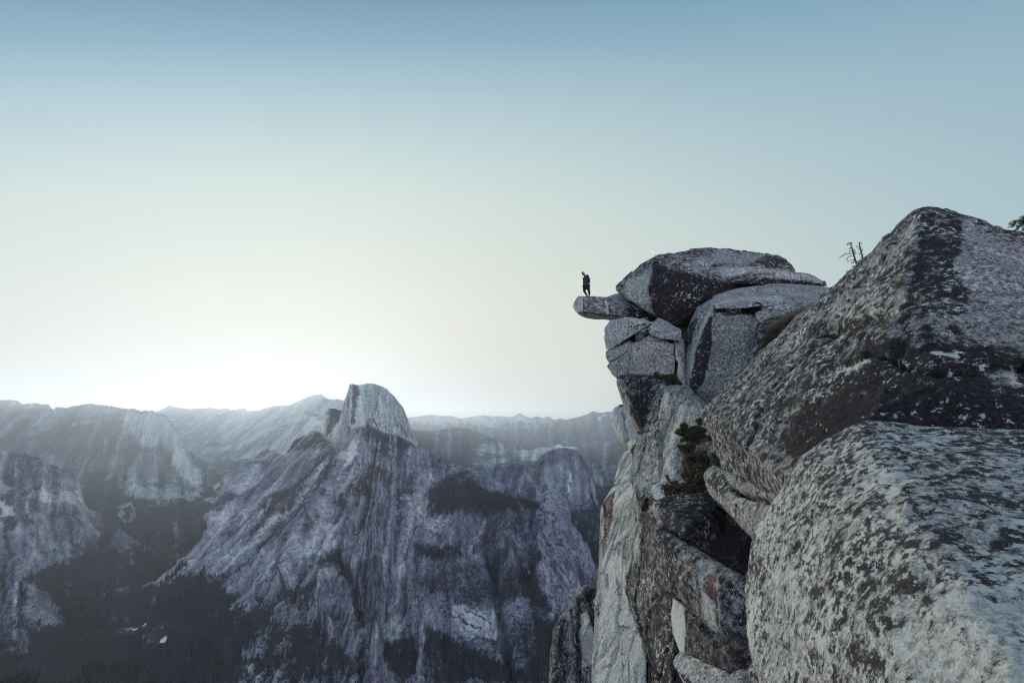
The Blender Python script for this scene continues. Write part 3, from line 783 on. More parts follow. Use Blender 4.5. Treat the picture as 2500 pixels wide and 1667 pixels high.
rowA = [('P', 340, 1450, 3500), ('P', 480, 1350, 3900), ('P', 560, 1240, 4300), ('P', 640, 1170, 4550), ('P', 700, 1160, 4550), ('P', 790, 1130, 4400), ('P', 830, 1130, 4250), ('P', 860, 1110, 3950), ('P', 900, 1110, 3850), ('P', 1000, 1140, 3800), ('P', 1100, 1180, 3600), ('P', 1200, 1230, 3350), ('P', 1340, 1290, 3050), ('P', 1370, 1290, 2950), ('P', 1410, 1340, 3100), ('P', 1480, 1470, 3150)]
rowB = [('P', 340, 1480, 3300), ('P', 480, 1420, 3450), ('P', 560, 1340, 3750), ('P', 640, 1290, 3950), ('P', 700, 1270, 3900), ('P', 760, 1260, 3700), ('P', 820, 1250, 3450), ('P', 900, 1250, 3350), ('P', 1000, 1260, 3300), ('P', 1100, 1280, 3200), ('P', 1200, 1320, 3050), ('P', 1330, 1380, 2700), ('P', 1370, 1380, 2650), ('P', 1420, 1440, 2850), ('P', 1480, 1530, 2950)]
rowC = [('P', 340, 1540, 2900), ('P', 480, 1490, 3000), ('P', 560, 1450, 3050), ('P', 640, 1420, 3100), ('P', 760, 1420, 2750), ('P', 860, 1420, 2650), ('P', 930, 1430, 2600), ('P', 1060, 1430, 2580), ('P', 1200, 1450, 2500), ('P', 1350, 1500, 2350), ('P', 1400, 1530, 2400), ('P', 1480, 1600, 2500)]
rowD = [('P', 340, 1780, 2000), ('P', 560, 1740, 2080), ('P', 700, 1730, 1980), ('P', 1000, 1730, 1900), ('P', 1480, 1750, 1950)]


def fp(fr, *polys, v=0.9, w=4):
    return [('forest', 'poly', fr, p, w * 2.2, v if v > 0.95 else 0.25 + (v - 0.25) * 0.85) for p in polys]


def bare(fr, p, pv, w=4, fv=0.02):
    k = 'poly' if len(p) > 3 else 'line'
    return [('forest', k, fr, p, w, fv), ('pale', k, fr, p, w, pv)]


SL = []
SL += fp('F', [(500, 870), (620, 840), (760, 840), (900, 930), (960, 990), (820, 1040), (700, 1010), (560, 1010), (480, 960)], v=0.52)
SL += fp('F', [(840, 690), (1100, 600), (1200, 740), (1100, 760), (980, 790), (840, 780), (780, 840)], v=0.9, w=2)
SL += fp('F', [(980, 930), (1140, 780), (1210, 780), (1140, 900), (1040, 1000), (960, 1120), (850, 1270), (740, 1300), (640, 1400), (560, 1430), (520, 1300), (640, 1200), (800, 1120), (900, 1060)], v=0.75, w=4)
SL += fp('F', [(1120, 960), (1200, 820), (1280, 830), (1250, 960), (1160, 1100), (1060, 1180), (960, 1240), (1050, 1080)], v=0.8, w=3)
SL += fp('F', [(700, 1000), (800, 1060), (770, 1110), (690, 1060), (560, 1040), (560, 1000)], v=0.8, w=2)
SL += fp('F', [(1450, 560), (1600, 560), (1700, 640), (1840, 640), (2020, 740), (1900, 760), (1740, 740), (1600, 700), (1500, 640)], v=0.85, w=2)
SL += fp('F', [(1700, 740), (1820, 760), (1760, 880), (1640, 890), (1650, 800)], v=0.8, w=4)
SL += fp('F', [(1560, 900), (1700, 920), (1780, 1000), (1780, 1130), (1600, 1250), (1440, 1200), (1300, 1180), (1400, 1060), (1540, 1000)], v=0.88, w=4)
SL += fp('F', [(1820, 1000), (2000, 960), (2040, 1160), (1900, 1220), (1820, 1200)], v=0.62, w=5)
SL += fp('F', [(1440, 1300), (1650, 1240), (1720, 1350), (1700, 1568), (1460, 1568), (1500, 1400)], v=0.66, w=6)
SL += fp('G', [(440, 830), (480, 760), (640, 640), (780, 660), (900, 760), (1080, 800), (1240, 840), (1330, 900), (1400, 980), (1200, 930), (1050, 940), (900, 1010), (860, 960), (680, 930), (560, 960), (430, 960)], v=0.88, w=5)
SL += fp('G', [(180, 850), (200, 780), (360, 770), (240, 840)], v=0.8, w=4)
SL += fp('G', [(0, 830), (60, 640), (140, 640), (170, 760), (100, 840)], v=0.7, w=5)
SL += fp('G', [(880, 990), (1000, 960), (1060, 1100), (1080, 1300), (900, 1400), (860, 1200)], v=0.68, w=6)
SL += fp('G', [(560, 1200), (700, 1180), (760, 1260), (640, 1300), (420, 1300), (340, 1180)], v=0.85, w=4)
SL += fp('G', [(420, 1390), (900, 1400), (1180, 1420), (1200, 1568), (420, 1568)], v=0.66, w=8)
SL += fp('G', [(1180, 1500), (1300, 1220), (1330, 1260), (1300, 1400), (1340, 1568), (1180, 1568)], v=0.9, w=4)
SL += fp('G', [(1480, 1250), (1600, 1300), (1700, 1400), (1800, 1480), (1700, 1568), (1520, 1500)], v=0.72, w=6)
SL += fp('G', [(1430, 940), (1500, 960), (1500, 1060), (1440, 1110), (1400, 1060)], v=0.6, w=4)
SL += fp('I', [(480, 330), (620, 260), (700, 380), (760, 560), (800, 760), (740, 720), (720, 560), (640, 420), (520, 380)], v=0.8, w=4)
SL += fp('I', [(240, 520), (360, 460), (470, 470), (470, 600), (400, 700), (240, 640)], v=0.75, w=6)
SL += fp('I', [(1200, 380), (1450, 360), (1700, 380), (1950, 400), (2000, 560), (1800, 620), (1500, 590), (1250, 520), (1180, 460)], v=0.72, w=8)
SL += fp('I', [(1880, 560), (1960, 440), (2060, 560), (2120, 760), (2100, 1154), (1900, 1154), (1940, 800)], v=0.85, w=6)
SL += fp('I', [(940, 900), (1140, 860), (1180, 900), (1150, 1080), (1060, 1154), (960, 1060)], v=0.95, w=5)
SL += fp('I', [(1220, 740), (1330, 830), (1440, 880), (1560, 950), (1900, 1060), (1900, 1154), (1240, 1154), (1200, 950)], v=0.9, w=6)
SL += fp('I', [(1700, 740), (1900, 680), (2000, 900), (1900, 1060), (1720, 1000)], v=0.7, w=8)
SL += fp('I', [(-500, 500), (-200, 400), (0, 640), (80, 560), (200, 700), (480, 760), (640, 820), (740, 1000), (820, 1154), (-600, 1154), (-700, 700)], v=0.82, w=12)
SL += fp('H', [(1160, 830), (1280, 775), (1500, 700), (1700, 690), (1800, 760), (1880, 860), (2020, 960), (1960, 1200), (1940, 1600), (1100, 1600)], v=0.99, w=3)
SL += bare('F', [(640, 1020), (900, 1040), (880, 1080), (780, 1130), (700, 1060)], 0.5, 3)
# pale slabs and gullies
SL += bare('F', [(480, 930), (440, 1010), (330, 1160), (250, 1320), (130, 1480)], 0.72, 6, 0.05) if False else []
SL += [('pale', 'line', 'F', [(490, 920), (430, 1040), (340, 1180), (250, 1320), (170, 1440), (60, 1560)], 9, 0.78), ('forest', 'line', 'F', [(490, 920), (430, 1040), (340, 1180), (250, 1320), (170, 1440), (60, 1560)], 11, 0.0)]
SL += [('pale', 'line', 'H', [(1990, 0), (1880, 180), (1740, 380), (1600, 540), (1480, 640), (1300, 745)], 8, 0.80), ('forest', 'line', 'H', [(1990, 0), (1880, 180), (1740, 380), (1600, 540), (1480, 640), (1300, 745)], 9, 0.0)]
SL += [('pale', 'line', 'F', [(480, 1220), (400, 1360), (330, 1500)], 5, 0.7), ('forest', 'line', 'F', [(480, 1220), (400, 1360), (330, 1500)], 6, 0.0)]
SL += [('pale', 'line', 'F', [(640, 1240), (560, 1350), (420, 1560)], 1.8, 0.95), ('forest', 'line', 'F', [(640, 1240), (560, 1350), (420, 1560)], 3, 0.0)]
SL += [('pale', 'line', 'F', [(1200, 840), (1110, 930), (1060, 1040), (1000, 1130), (900, 1240)], 1.8, 1.0), ('forest', 'line', 'F', [(1200, 840), (1110, 930), (1060, 1040), (1000, 1130), (900, 1240)], 2.6, 0.0)]
SL += [('pale', 'line', 'F', [(960, 1200), (870, 1300), (740, 1390), (600, 1500), (540, 1560)], 3.0, 0.95), ('forest', 'line', 'F', [(960, 1200), (870, 1300), (740, 1390), (600, 1500), (540, 1560)], 4, 0.0)]
SL += [('pale', 'line', 'H', [(2340, 190), (2200, 290), (2000, 470), (1880, 600), (1780, 680)], 3.6, 0.92), ('forest', 'line', 'H', [(2340, 190), (2200, 290), (2000, 470), (1880, 600), (1780, 680)], 5, 0.0)]
SL += [('pale', 'line', 'H', [(2330, 520), (2200, 620), (2110, 760), (2000, 880), (1900, 950)], 3.6, 0.8), ('forest', 'line', 'H', [(2330, 520), (2200, 620), (2110, 760), (2000, 880), (1900, 950)], 6, 0.0)]
SL += [('pale', 'line', 'H', [(2000, 730), (1880, 800), (1800, 860)], 4, 0.6), ('forest', 'line', 'H', [(2000, 730), (1880, 800), (1800, 860)], 5, 0.0)]
SL += [('forest', 'line', 'H', [(2340, 280), (2200, 400), (2080, 520), (1900, 680), (1700, 720)], 4, 0.75)]
SL += [('forest', 'line', 'F', [(1120, 1400), (1000, 1500), (930, 1568)], 5, 0.6), ('forest', 'line', 'F', [(560, 1450), (460, 1568)], 5, 0.7)]
SL += bare('F', [(1100, 1130), (1280, 960), (1420, 900), (1470, 960), (1380, 1080), (1290, 1180), (1220, 1260), (1180, 1200)], 0.60, 5)
SL += bare('Q', [(1100, 990), (1130, 1090), (1180, 1180), (1175, 1280), (1130, 1400), (1060, 1480), (1000, 1568), (970, 1450), (1030, 1280), (1060, 1150)], 0.95, 2)
SL += [('pale', 'line', 'Q', [(1180, 1300), (1100, 1430), (1000, 1568)], 1.2, 0.0), ('pale', 'line', 'Q', [(1300, 1250), (1210, 1380), (1120, 1500), (1060, 1620)], 2.6, 0.7), ('pale', 'line', 'F', [(1460, 980), (1380, 1080), (1260, 1240)], 4, 0.75), ('forest', 'line', 'F', [(1460, 980), (1380, 1080), (1260, 1240)], 4, 0.0)]
SL += [('pale', 'line', 'F', [(1450, 900), (1340, 1030), (1220, 1230)], 1.4, 0.05)]
SL += bare('F', [(1180, 1280), (1290, 1290), (1260, 1400), (1180, 1480), (1080, 1568), (1000, 1568), (1120, 1400)], 0.66, 4)
SL += bare('I', [(500, 100), (560, 60), (600, 100), (600, 220), (540, 260), (460, 280), (380, 330), (330, 420), (290, 480), (340, 320), (400, 200)], 0.84, 4)
SL += bare('I', [(480, 460), (520, 340), (600, 330), (612, 450), (580, 600), (545, 680), (490, 650), (470, 540)], 0.50, 3)
SL += bare('F', [(1840, 1220), (2000, 1180), (2090, 1180), (2110, 1290), (2050, 1420), (1960, 1568), (1900, 1568), (1960, 1400), (1930, 1260)], 0.66, 3)
SL += [('pale', 'line', 'G', [(470, 660), (460, 730), (430, 790), (430, 880), (410, 980), (340, 1080), (300, 1160), (270, 1300), (230, 1400)], 2.2, 1.0), ('forest', 'line', 'G', [(470, 660), (460, 730), (430, 790), (430, 880), (410, 980), (340, 1080), (300, 1160), (270, 1300), (230, 1400)], 6, 0.0)]
SL += bare('G', [(330, 880), (420, 860), (430, 960), (350, 1060), (290, 1150), (260, 1150), (300, 1020)], 0.72, 4)
SL += bare('G', [(470, 980), (570, 965), (585, 1040), (540, 1090), (440, 1060), (420, 1010)], 0.66, 3)
SL += [('pale', 'line', 'G', [(895, 1000), (880, 1080), (820, 1150), (790, 1210), (800, 1280)], 2.4, 0.95), ('forest', 'line', 'G', [(895, 1000), (880, 1080), (820, 1150), (790, 1210), (800, 1280)], 5, 0.0)]
SL += [('pale', 'line', 'G', [(650, 1070), (620, 1160)], 4, 0.75), ('pale', 'line', 'G', [(1130, 1120), (1180, 1230)], 6, 0.6), ('forest', 'line', 'G', [(1130, 1120), (1180, 1230)], 7, 0.0), ('pale', 'line', 'G', [(1200, 1330), (1230, 1400)], 2.5, 0.85), ('forest', 'line', 'G', [(1200, 1330), (1230, 1400)], 3, 0.0)]
SL += bare('G', [(1400, 980), (1480, 980), (1500, 1100), (1480, 1300), (1560, 1500), (1640, 1568), (1400, 1568), (1330, 1360), (1330, 1200), (1380, 1080)], 0.44, 4, 0.12)
SL += [('pale', 'line', 'G', [(1540, 1060), (1620, 1140), (1670, 1210)], 4, 0.55), ('forest', 'line', 'G', [(1540, 1060), (1620, 1140), (1670, 1210)], 5, 0.05)]
SL += [('pale', 'line', 'I', [(2000, 380), (2040, 540), (2090, 700), (2100, 780)], 8, 0.5), ('forest', 'line', 'I', [(2000, 380), (2040, 540), (2090, 700)], 9, 0.0), ('forest', 'line', 'I', [(2180, 400), (2240, 480), (2260, 560)], 6, 0.2), ('pale', 'line', 'I', [(2180, 400), (2240, 480)], 5, 0.6)]
SL += bare('I', [(1050, 680), (1090, 760), (1000, 860), (960, 880), (920, 830), (940, 770), (1000, 720)], 0.84, 3)
SL += bare('I', [(970, 690), (1040, 600), (1060, 560), (1020, 560), (960, 660)], 0.7, 2)
SL += bare('I', [(1390, 640), (1480, 620), (1600, 660), (1690, 680), (1700, 840), (1660, 860), (1600, 840), (1480, 860), (1440, 760)], 0.74, 4)
SL += bare('I', [(1470, 690), (1560, 690), (1600, 720), (1590, 790), (1500, 800)], 0.98, 3)
SL += [('pale', 'line', 'I', [(1400, 690), (1460, 730), (1510, 770), (1590, 780)], 1.6, 0.0), ('pale', 'line', 'I', [(1510, 690), (1600, 700), (1650, 740)], 1.4, 0.0), ('pale', 'line', 'I', [(1540, 850), (1620, 860), (1690, 850)], 1.4, 0.0)]
SL += bare('I', [(1110, 600), (1240, 620), (1290, 720), (1300, 800), (1230, 740), (1140, 680)], 0.6, 3)
SL += [('pale', 'line', 'I', [(1180, 740), (1200, 830), (1180, 960), (1160, 1140)], 3.5, 0.72), ('forest', 'line', 'I', [(1180, 740), (1200, 830), (1180, 960), (1160, 1140)], 5, 0.0)]
SL += [('pale', 'line', 'I', [(930, 900), (900, 1020), (880, 1154)], 6, 0.55), ('forest', 'line', 'I', [(930, 900), (900, 1020), (880, 1154)], 8, 0.1)]
SL += [('pale', 'line', 'I', [(320, 1000), (220, 1090)], 5, 0.5), ('forest', 'line', 'I', [(320, 1000), (220, 1090)], 5, 0.0), ('forest', 'line', 'I', [(740, 420), (770, 600), (790, 760)], 2, 0.9)]
SL += [('pale', 'poly', 'I', [(760, 340), (900, 300), (930, 520), (900, 700), (820, 760), (780, 600)], 6, 0.28), ('forest', 'poly', 'I', [(760, 340), (900, 300), (930, 520), (900, 700), (820, 760), (780, 600)], 6, 0.12)]
SL += [('pale', 'poly', 'G', [(1060, 960), (1300, 930), (1380, 1000), (1330, 1200), (1200, 1150), (1060, 1060)], 6, 0.38), ('forest', 'poly', 'G', [(1060, 960), (1300, 930), (1380, 1000), (1330, 1200), (1200, 1150), (1060, 1060)], 6, 0.15)]
sheet('mountain_slope', [ridgeM, rowA, rowB, rowC, rowD], 345, 1500, 1.8, ribs=2.0, amp=30, nscale=230, base={'forest': 0.36, 'pale': 0.56},
      wscale=110, warp=8.0, rim=0.12, strokes=SL, groove=[
    ('line', 'G', [(470, 660), (430, 790), (430, 880), (340, 1080), (270, 1300)], 5, 45), ('line', 'G', [(895, 1000), (820, 1150), (790, 1280)], 5, 40),
    ('line', 'F', [(1200, 840), (1060, 1040), (900, 1240)], 6, 60), ('line', 'F', [(960, 990), (700, 1300), (400, 1600)], 8, 70), ('line', 'G', [(1260, 1200), (1180, 1500)], 9, 60),
    ('line', 'F', [(1420, 900), (1290, 1180), (1100, 1480)], 15, -130), ('line', 'I', [(600, 0), (420, 250), (290, 480)], 14, -120), ('line', 'F', [(480, 930), (300, 1250), (130, 1500)], 14, -120),
    ('line', 'F', [(900, 1250), (620, 1500)], 10, -80), ('line', 'G', [(1440, 960), (1380, 1200), (1340, 1500)], 18, -150), ('line', 'G', [(740, 960), (640, 1250), (600, 1560)], 14, -110), ('line', 'G', [(1100, 930), (1080, 1250), (1120, 1500)], 14, -100),
    ('line', 'I', [(560, 330), (520, 680), (600, 900)], 12, -90), ('line', 'I', [(900, 300), (860, 700), (900, 1100)], 14, -90), ('line', 'I', [(1300, 600), (1240, 900), (1300, 1154)], 14, -90), ('line', 'F', [(1700, 900), (1650, 1300), (1600, 1560)], 14, -90),
    ('line', 'F', [(1560, 950), (1420, 1300), (1330, 1560)], 12, 90), ('line', 'I', [(1650, 200), (1720, 700), (1800, 1154)], 12, 90),
    ('line', 'I', [(620, 300), (720, 450), (790, 760)], 10, 90), ('line', 'I', [(1060, 420), (1090, 600), (940, 900)], 6, 40), ('line', 'G', [(1180, 1000), (1000, 1300)], 9, 40)])

# valley floor, reaching to the horizon
n = 260
gx = np.concatenate([np.linspace(-2600, 2600, 200)])
gy = np.concatenate([np.linspace(1000, 9500, 340)])
GX, GY = np.meshgrid(gx, gy)
Vv = np.stack([GX.ravel(), GY.ravel(), np.full(GX.size, ZV)], 1)
Vv[:, 2] += fbm(Vv / 300, 4, 0.5, 2) * 14
idx = np.arange(GX.size).reshape(GX.shape)
fcs = np.stack([idx[:-1, :-1], idx[:-1, 1:], idx[1:, 1:], idx[1:, :-1]], -1).reshape(-1, 4)
va = paint(Vv, {'forest': 1.3, 'pale': 0.2, 'snow': 0.0}, [
    ('forest', 'line', 'H', [(960, 1132), (1090, 1122), (1190, 1108), (1250, 1120), (1310, 1150), (1345, 1180), (1335, 1225)], 7, -0.3),
    ('pale', 'line', 'H', [(960, 1132), (1090, 1122), (1190, 1108)], 7, 0.5),
    ('pale', 'poly', 'H', [(960, 1120), (1100, 1110), (1190, 1095), (1190, 1125), (1080, 1140), (970, 1140)], 1.6, 0.35),
    ('forest', 'line', 'H', [(1150, 1050), (1220, 1040)], 1.6, 0.2), ('forest', 'line', 'H', [(1560, 1400), (1585, 1240)], 1.3, 0.2),
    ('forest', 'line', 'H', [(470, 1530), (495, 1515)], 1.4, 0.0), ('forest', 'line', 'H', [(1500, 1240), (1515, 1280)], 1.3, 0.4),
    ('pale', 'line', 'H', [(1560, 1400), (1585, 1240)], 2, 0.4), ('pale', 'line', 'H', [(470, 1530), (495, 1515)], 2, 0.6)], 1.0, 60)
vfloor = link('valley_floor', mesh_np('valley_floor', Vv, fcs, va), M_MTN, kind='structure')
FOREST_SEEDS.append((Vv, va['forest'], len(Vv)))
big = 58000.0
me = mesh_np('ground', np.array([(-big, -3200, ZV - 30), (big, -3200, ZV - 30), (big, big, ZV - 30), (-big, big, ZV - 30)]), np.array([(0, 1, 2, 3)]),
             {'forest': [1] * 4, 'pale': [.3] * 4, 'snow': [0] * 4})
link('ground', me, M_FAR, kind='structure')
# river bend; sky reflection and foam painted as a near-white base colour
nw = NT('river_water')
nw.b.inputs['Base Color'].default_value = (0.88, 0.90, 0.90, 1)
nw.b.inputs['Roughness'].default_value = 0.30
nw.set(nw.b.inputs['Normal'], nw.bump(nw.noise(0.4, 3), 0.1, 0.3))


def on_valley(fr, x, y, dz):
    X, Y = px(fr, x, y)
    d = (ZV + dz) / ray(X, Y)[1]
    return P(X, Y, d)


bmr = bmesh.new()
for poly in ([(1335, 1180), (1366, 1160), (1368, 1195), (1356, 1228), (1338, 1238), (1306, 1234), (1320, 1205)], [(1318, 1158), (1345, 1145), (1364, 1152), (1352, 1174), (1326, 1174)],
             [(1286, 1122), (1308, 1126), (1312, 1150), (1294, 1156)], [(1254, 1112), (1280, 1122), (1272, 1138)], [(1160, 1110), (1188, 1074), (1204, 1078), (1190, 1112), (1172, 1124)], [(1080, 1128), (1130, 1114), (1128, 1124), (1090, 1136)]):
    vs = [bmr.verts.new(on_valley('H', x, y, 27)) for x, y in poly]
    bmr.faces.new(vs)
mer = bpy.data.meshes.new('river')
bmr.to_mesh(mer)
link('river', mer, nw.m, kind='structure')

# ------------------------------------------------------------------ conifers on valley floor and slopes (beyond counting: one mass)
def scatter(name, mat, label, seeds, hlo, hhi):
    pts = []
    for Vd, fo, _n in seeds:
        Y = Vd[:, 1]
        q_ = project(Vd)
        ok = (Y < 8000) & (fo[: len(Vd)] > 0.55) & (q_[:, 0] > -60) & (q_[:, 0] < 1500) & (q_[:, 1] < 1720)
        fn = fo[: len(Vd)] + fbm(Vd / 90.0, 4, 0.6, 91) * 1.6 + fbm(Vd / 30.0, 2, 0.6, 93) * 0.6
        ok &= (fn > 0.66) | (Vd is Vv)
        c = np.where(ok)[0]
        if len(c) == 0:
            continue
        c = RNG.choice(c, min(len(c), 15000 if Vd is not Vv else 48000), replace=False)
        pts.append(Vd[c])
    pts = np.concatenate(pts)
    pts[:, :2] += RNG.normal(0, 6, (len(pts), 2))
    rp = project(pts)
    d_r = line_dist(rp, [px('H', 1310, 1230), px('H', 1350, 1165), px('H', 1270, 1125), px('H', 1180, 1100), px('H', 970, 1130)])
    pts = pts[(d_r > 8) & ((d_r > 24) | (rp[:, 1] < 1526))]
    nt = len(pts)
    hh = RNG.uniform(hlo, hhi, nt)
    rr = hh * RNG.uniform(0.15, 0.24, nt)
    k = 5
    ang = np.arange(k) / k * 2 * math.pi
    base = np.stack([np.cos(ang), np.sin(ang), np.zeros(k)], 1)
    TV = np.zeros((nt, k + 1, 3))
    TV[:, :k, :] = pts[:, None, :] + base[None] * rr[:, None, None]
    TV[:, :k, 2] += -3
    TV[:, k, :] = pts
    TV[:, k, 2] += hh
    ids = np.arange(nt)[:, None] * (k + 1)
    TF = np.concatenate([np.concatenate([ids + i, ids + (i + 1) % k, ids + k], 1) for i in range(k)])
    link(name, mesh_np(name, TV.reshape(-1, 3), TF, smooth=False), mat, kind='stuff', label=label, cat='forest')


scatter('forest', M_TREES, 'dark conifer forest covering the valley floor', FOREST_SEEDS[-1:], 20, 48)
scatter('forest', M_TREES2, 'scattered conifer woods clinging to the mountain slopes', FOREST_SEEDS[:-1], 12, 30)

# ------------------------------------------------------------------ foreground rocks
BASER = {'dark': 0.45, 'pale': 0.4, 'rust': 0.0, 'moss': 0.0}


def hull_into(bm, pts3):
    vs = [bm.verts.new(p) for p in pts3]
    r = bmesh.ops.convex_hull(bm, input=vs)
    junk = list({g for g in r['geom_interior'] + r['geom_unused'] if isinstance(g, bmesh.types.BMVert)})
    if junk:
        bmesh.ops.delete(bm, geom=junk, context='VERTS')


def thick(fr, pts, th, shrink=0.85, lift=0.0):
    """front points plus the rock's own back, a little smaller, th metres behind"""
    p = [(*px(fr, a[0], a[1]), a[2]) if not isinstance(a[0], str) else (*px(a[0], a[1], a[2]), a[3]) for a in pts]
    cx = sum(a[0] for a in p) / len(p)
    cyy = sum(a[1] for a in p) / len(p)
    out = [P(*a) for a in p]
    out += [P(cx + (a[0] - cx) * shrink, cyy + (a[1] - cyy) * shrink, a[2] + th) for a in p]
    return out


def blocks(p, seed):
    i0 = np.floor(p).astype(np.int64)
    d1 = np.full(len(p), 9.0)
    d2 = np.full(len(p), 9.0)
    val = np.zeros(len(p))
    for dx in (-1, 0, 1):
        for dy in (-1, 0, 1):
            for dz in (-1, 0, 1):
                c = i0 + np.array([dx, dy, dz])
                h = [_hash(c[:, 0], c[:, 1], c[:, 2], seed + k_) / 4294967295.0 for k_ in range(4)]
                q_ = c + np.stack(h[:3], 1)
                dd = np.abs(q_ - p)
                dd = np.linalg.norm(dd, axis=1)
                nearer = dd < d1
                d2 = np.where(nearer, d1, np.minimum(d2, dd))
                val = np.where(nearer, h[3], val)
                d1 = np.where(nearer, dd, d1)
    return val, d2 - d1


def rock(name, hulls, voxel, mat, smooth=3, amp=0.05, nscale=1.0, strokes=(), base=None, cracks=(), warp=2.0, kind=None,
         label=None, cat=None, octs=6, group=None, strata=None, frac=None):
    bm = bmesh.new()
    for h in hulls:
        hull_into(bm, h)
    me = bpy.data.meshes.new(name)
    bm.to_mesh(me)
    bm.free()
    tmp = bpy.data.objects.new('tmp', me)
    COL.objects.link(tmp)
    md = tmp.modifiers.new('r', 'REMESH')
    md.mode = 'VOXEL'
    md.voxel_size = voxel
    dg = bpy.context.evaluated_depsgraph_get()
    ev = tmp.evaluated_get(dg)
    m2 = bpy.data.meshes.new_from_object(ev)
    bpy.data.objects.remove(tmp)
    nv = len(m2.vertices)
    V = np.empty(nv * 3, np.float32)
    m2.vertices.foreach_get('co', V)
    V = V.reshape(-1, 3).astype(float)
    ne = len(m2.edges)
    E = np.empty(ne * 2, np.int32)
    m2.edges.foreach_get('vertices', E)
    E = E.reshape(-1, 2)
    deg = np.bincount(E.ravel(), minlength=nv)[:, None] + 1e-9
    for it in range(smooth):
        S = np.zeros_like(V)
        for c in range(3):
            S[:, c] = np.bincount(E[:, 0], V[E[:, 1], c], nv) + np.bincount(E[:, 1], V[E[:, 0], c], nv)
        V = V * 0.4 + 0.6 * S / deg
    m2.vertices.foreach_set('co', V.astype(np.float32).ravel())
    m2.update()
    N = np.empty(nv * 3, np.float32)
    m2.vertices.foreach_get('normal', N)
    N = N.reshape(-1, 3).astype(float)
    wv = V + 0.35 * nscale * np.stack([fbm(V / nscale / 1.3, 3, 0.5, 71), fbm(V / nscale / 1.3, 3, 0.5, 72), fbm(V / nscale / 1.3, 3, 0.5, 73)], 1)
    d = fbm(wv / nscale, octs, 0.52, 5) * amp * 1.3 + fbm(wv / (nscale * 0.8), 4, 0.5, 21, ridge=True) * amp * 0.9
    if frac:
        cell, fa = frac[:2]
        zs = frac[2] if len(frac) > 2 else 1.7
        val, edge = blocks((V + 0.25 * cell * np.stack([fbm(V / cell, 3, 0.5, 7), fbm(V / cell, 3, 0.5, 8), fbm(V / cell, 3, 0.5, 9)], 1)) / (cell * np.array([1, 1, zs])), 77)
        d += (val - 0.5) * fa * 1.6 - np.exp(-(edge / 0.05) ** 2) * fa * 0.8
    if strata:
        ax, per, a_ = strata
        tcoord = V @ np.array(ax) / per + fbm(V / (nscale * 2), 3, 0.5, 41) * 0.8
        fr_ = tcoord - np.floor(tcoord)
        d -= np.exp(-((fr_ - 0.5) / 0.07) ** 2) * a_ * np.clip(fbm(V / (nscale * 1.5), 2, 0.5, 44) * 4 + 0.4, 0, 1)
    q = project(V)
    view = -V / (np.linalg.norm(V, axis=1, keepdims=True) + 1e-9)
    facing = np.einsum('ij,ij->i', view, N) > -0.1
    q2 = q + np.stack([fbm(V / nscale * 2, 4, 0.6, 81), fbm(V / nscale * 2, 4, 0.6, 82)], 1) * warp * 2
    cm = np.zeros(nv)
    for frm, pts_, w, dep in cracks:
        m = stroke_mask(q2, 'line', frm, pts_, w) * facing
        d -= m * dep
        cm = np.maximum(cm, m)
    V = V + N * d[:, None]
    attrs = paint(V, {**BASER, **(base or {})}, strokes, warp, nscale)
    attrs['dark'] = np.maximum(attrs['dark'], cm * 0.9)  # lichen stain painted into cracks to deepen their shade
    m2.vertices.foreach_set('co', V.astype(np.float32).ravel())
    add_attrs(m2, attrs)
    m2.polygons.foreach_set('use_smooth', np.ones(len(m2.polygons), bool))
    m2.name = name
    m2.materials.clear()
    # put the object's origin at the foot of the rock
    c = V.mean(0)
    c[2] = V[:, 2].min()
    m2.vertices.foreach_set('co', (V - c).astype(np.float32).ravel())
    m2.update()
    o = link(name, m2, mat, kind=kind, label=label, cat=cat, group=group)
    o.location = c
    return o


# --- overhanging slab the person stands on
slab_front = [('O', 430, 832, 29.0), ('O', 970, 850, 28.7), ('O', 1600, 1000, 28.3), ('O', 430, 1185, 29.0), ('O', 1000, 1262, 28.8), ('O', 1700, 1310, 28.4), ('O', 2200, 1430, 28.2),
              ('O', 300, 820, 29.8), ('O', 215, 955, 30.1), ('O', 180, 1060, 30.3), ('O', 210, 1150, 30.2), ('O', 290, 1212, 29.9),
              ('O', 330, 1265, 30.7), ('O', 450, 1325, 31.2), ('O', 1100, 1400, 31.4), ('O', 1700, 1380, 31.4), ('O', 2200, 1330, 28.4)]
slab = [PF(*a) for a in slab_front] + [PF('O', 330, 822, 31.5), PF('O', 700, 826, 32.0), PF('O', 1000, 845, 32.0), PF('O', 2200, 1250, 32.5)]
slab2 = thick('O', [(960, 850, 29.6), (1130, 802, 30.2), (1190, 765, 30.6), (1290, 748, 30.8), (1500, 800, 30.5), (2000, 1100, 29.5), (2300, 1400, 28.8), (1500, 1000, 28.8)], 2.0)
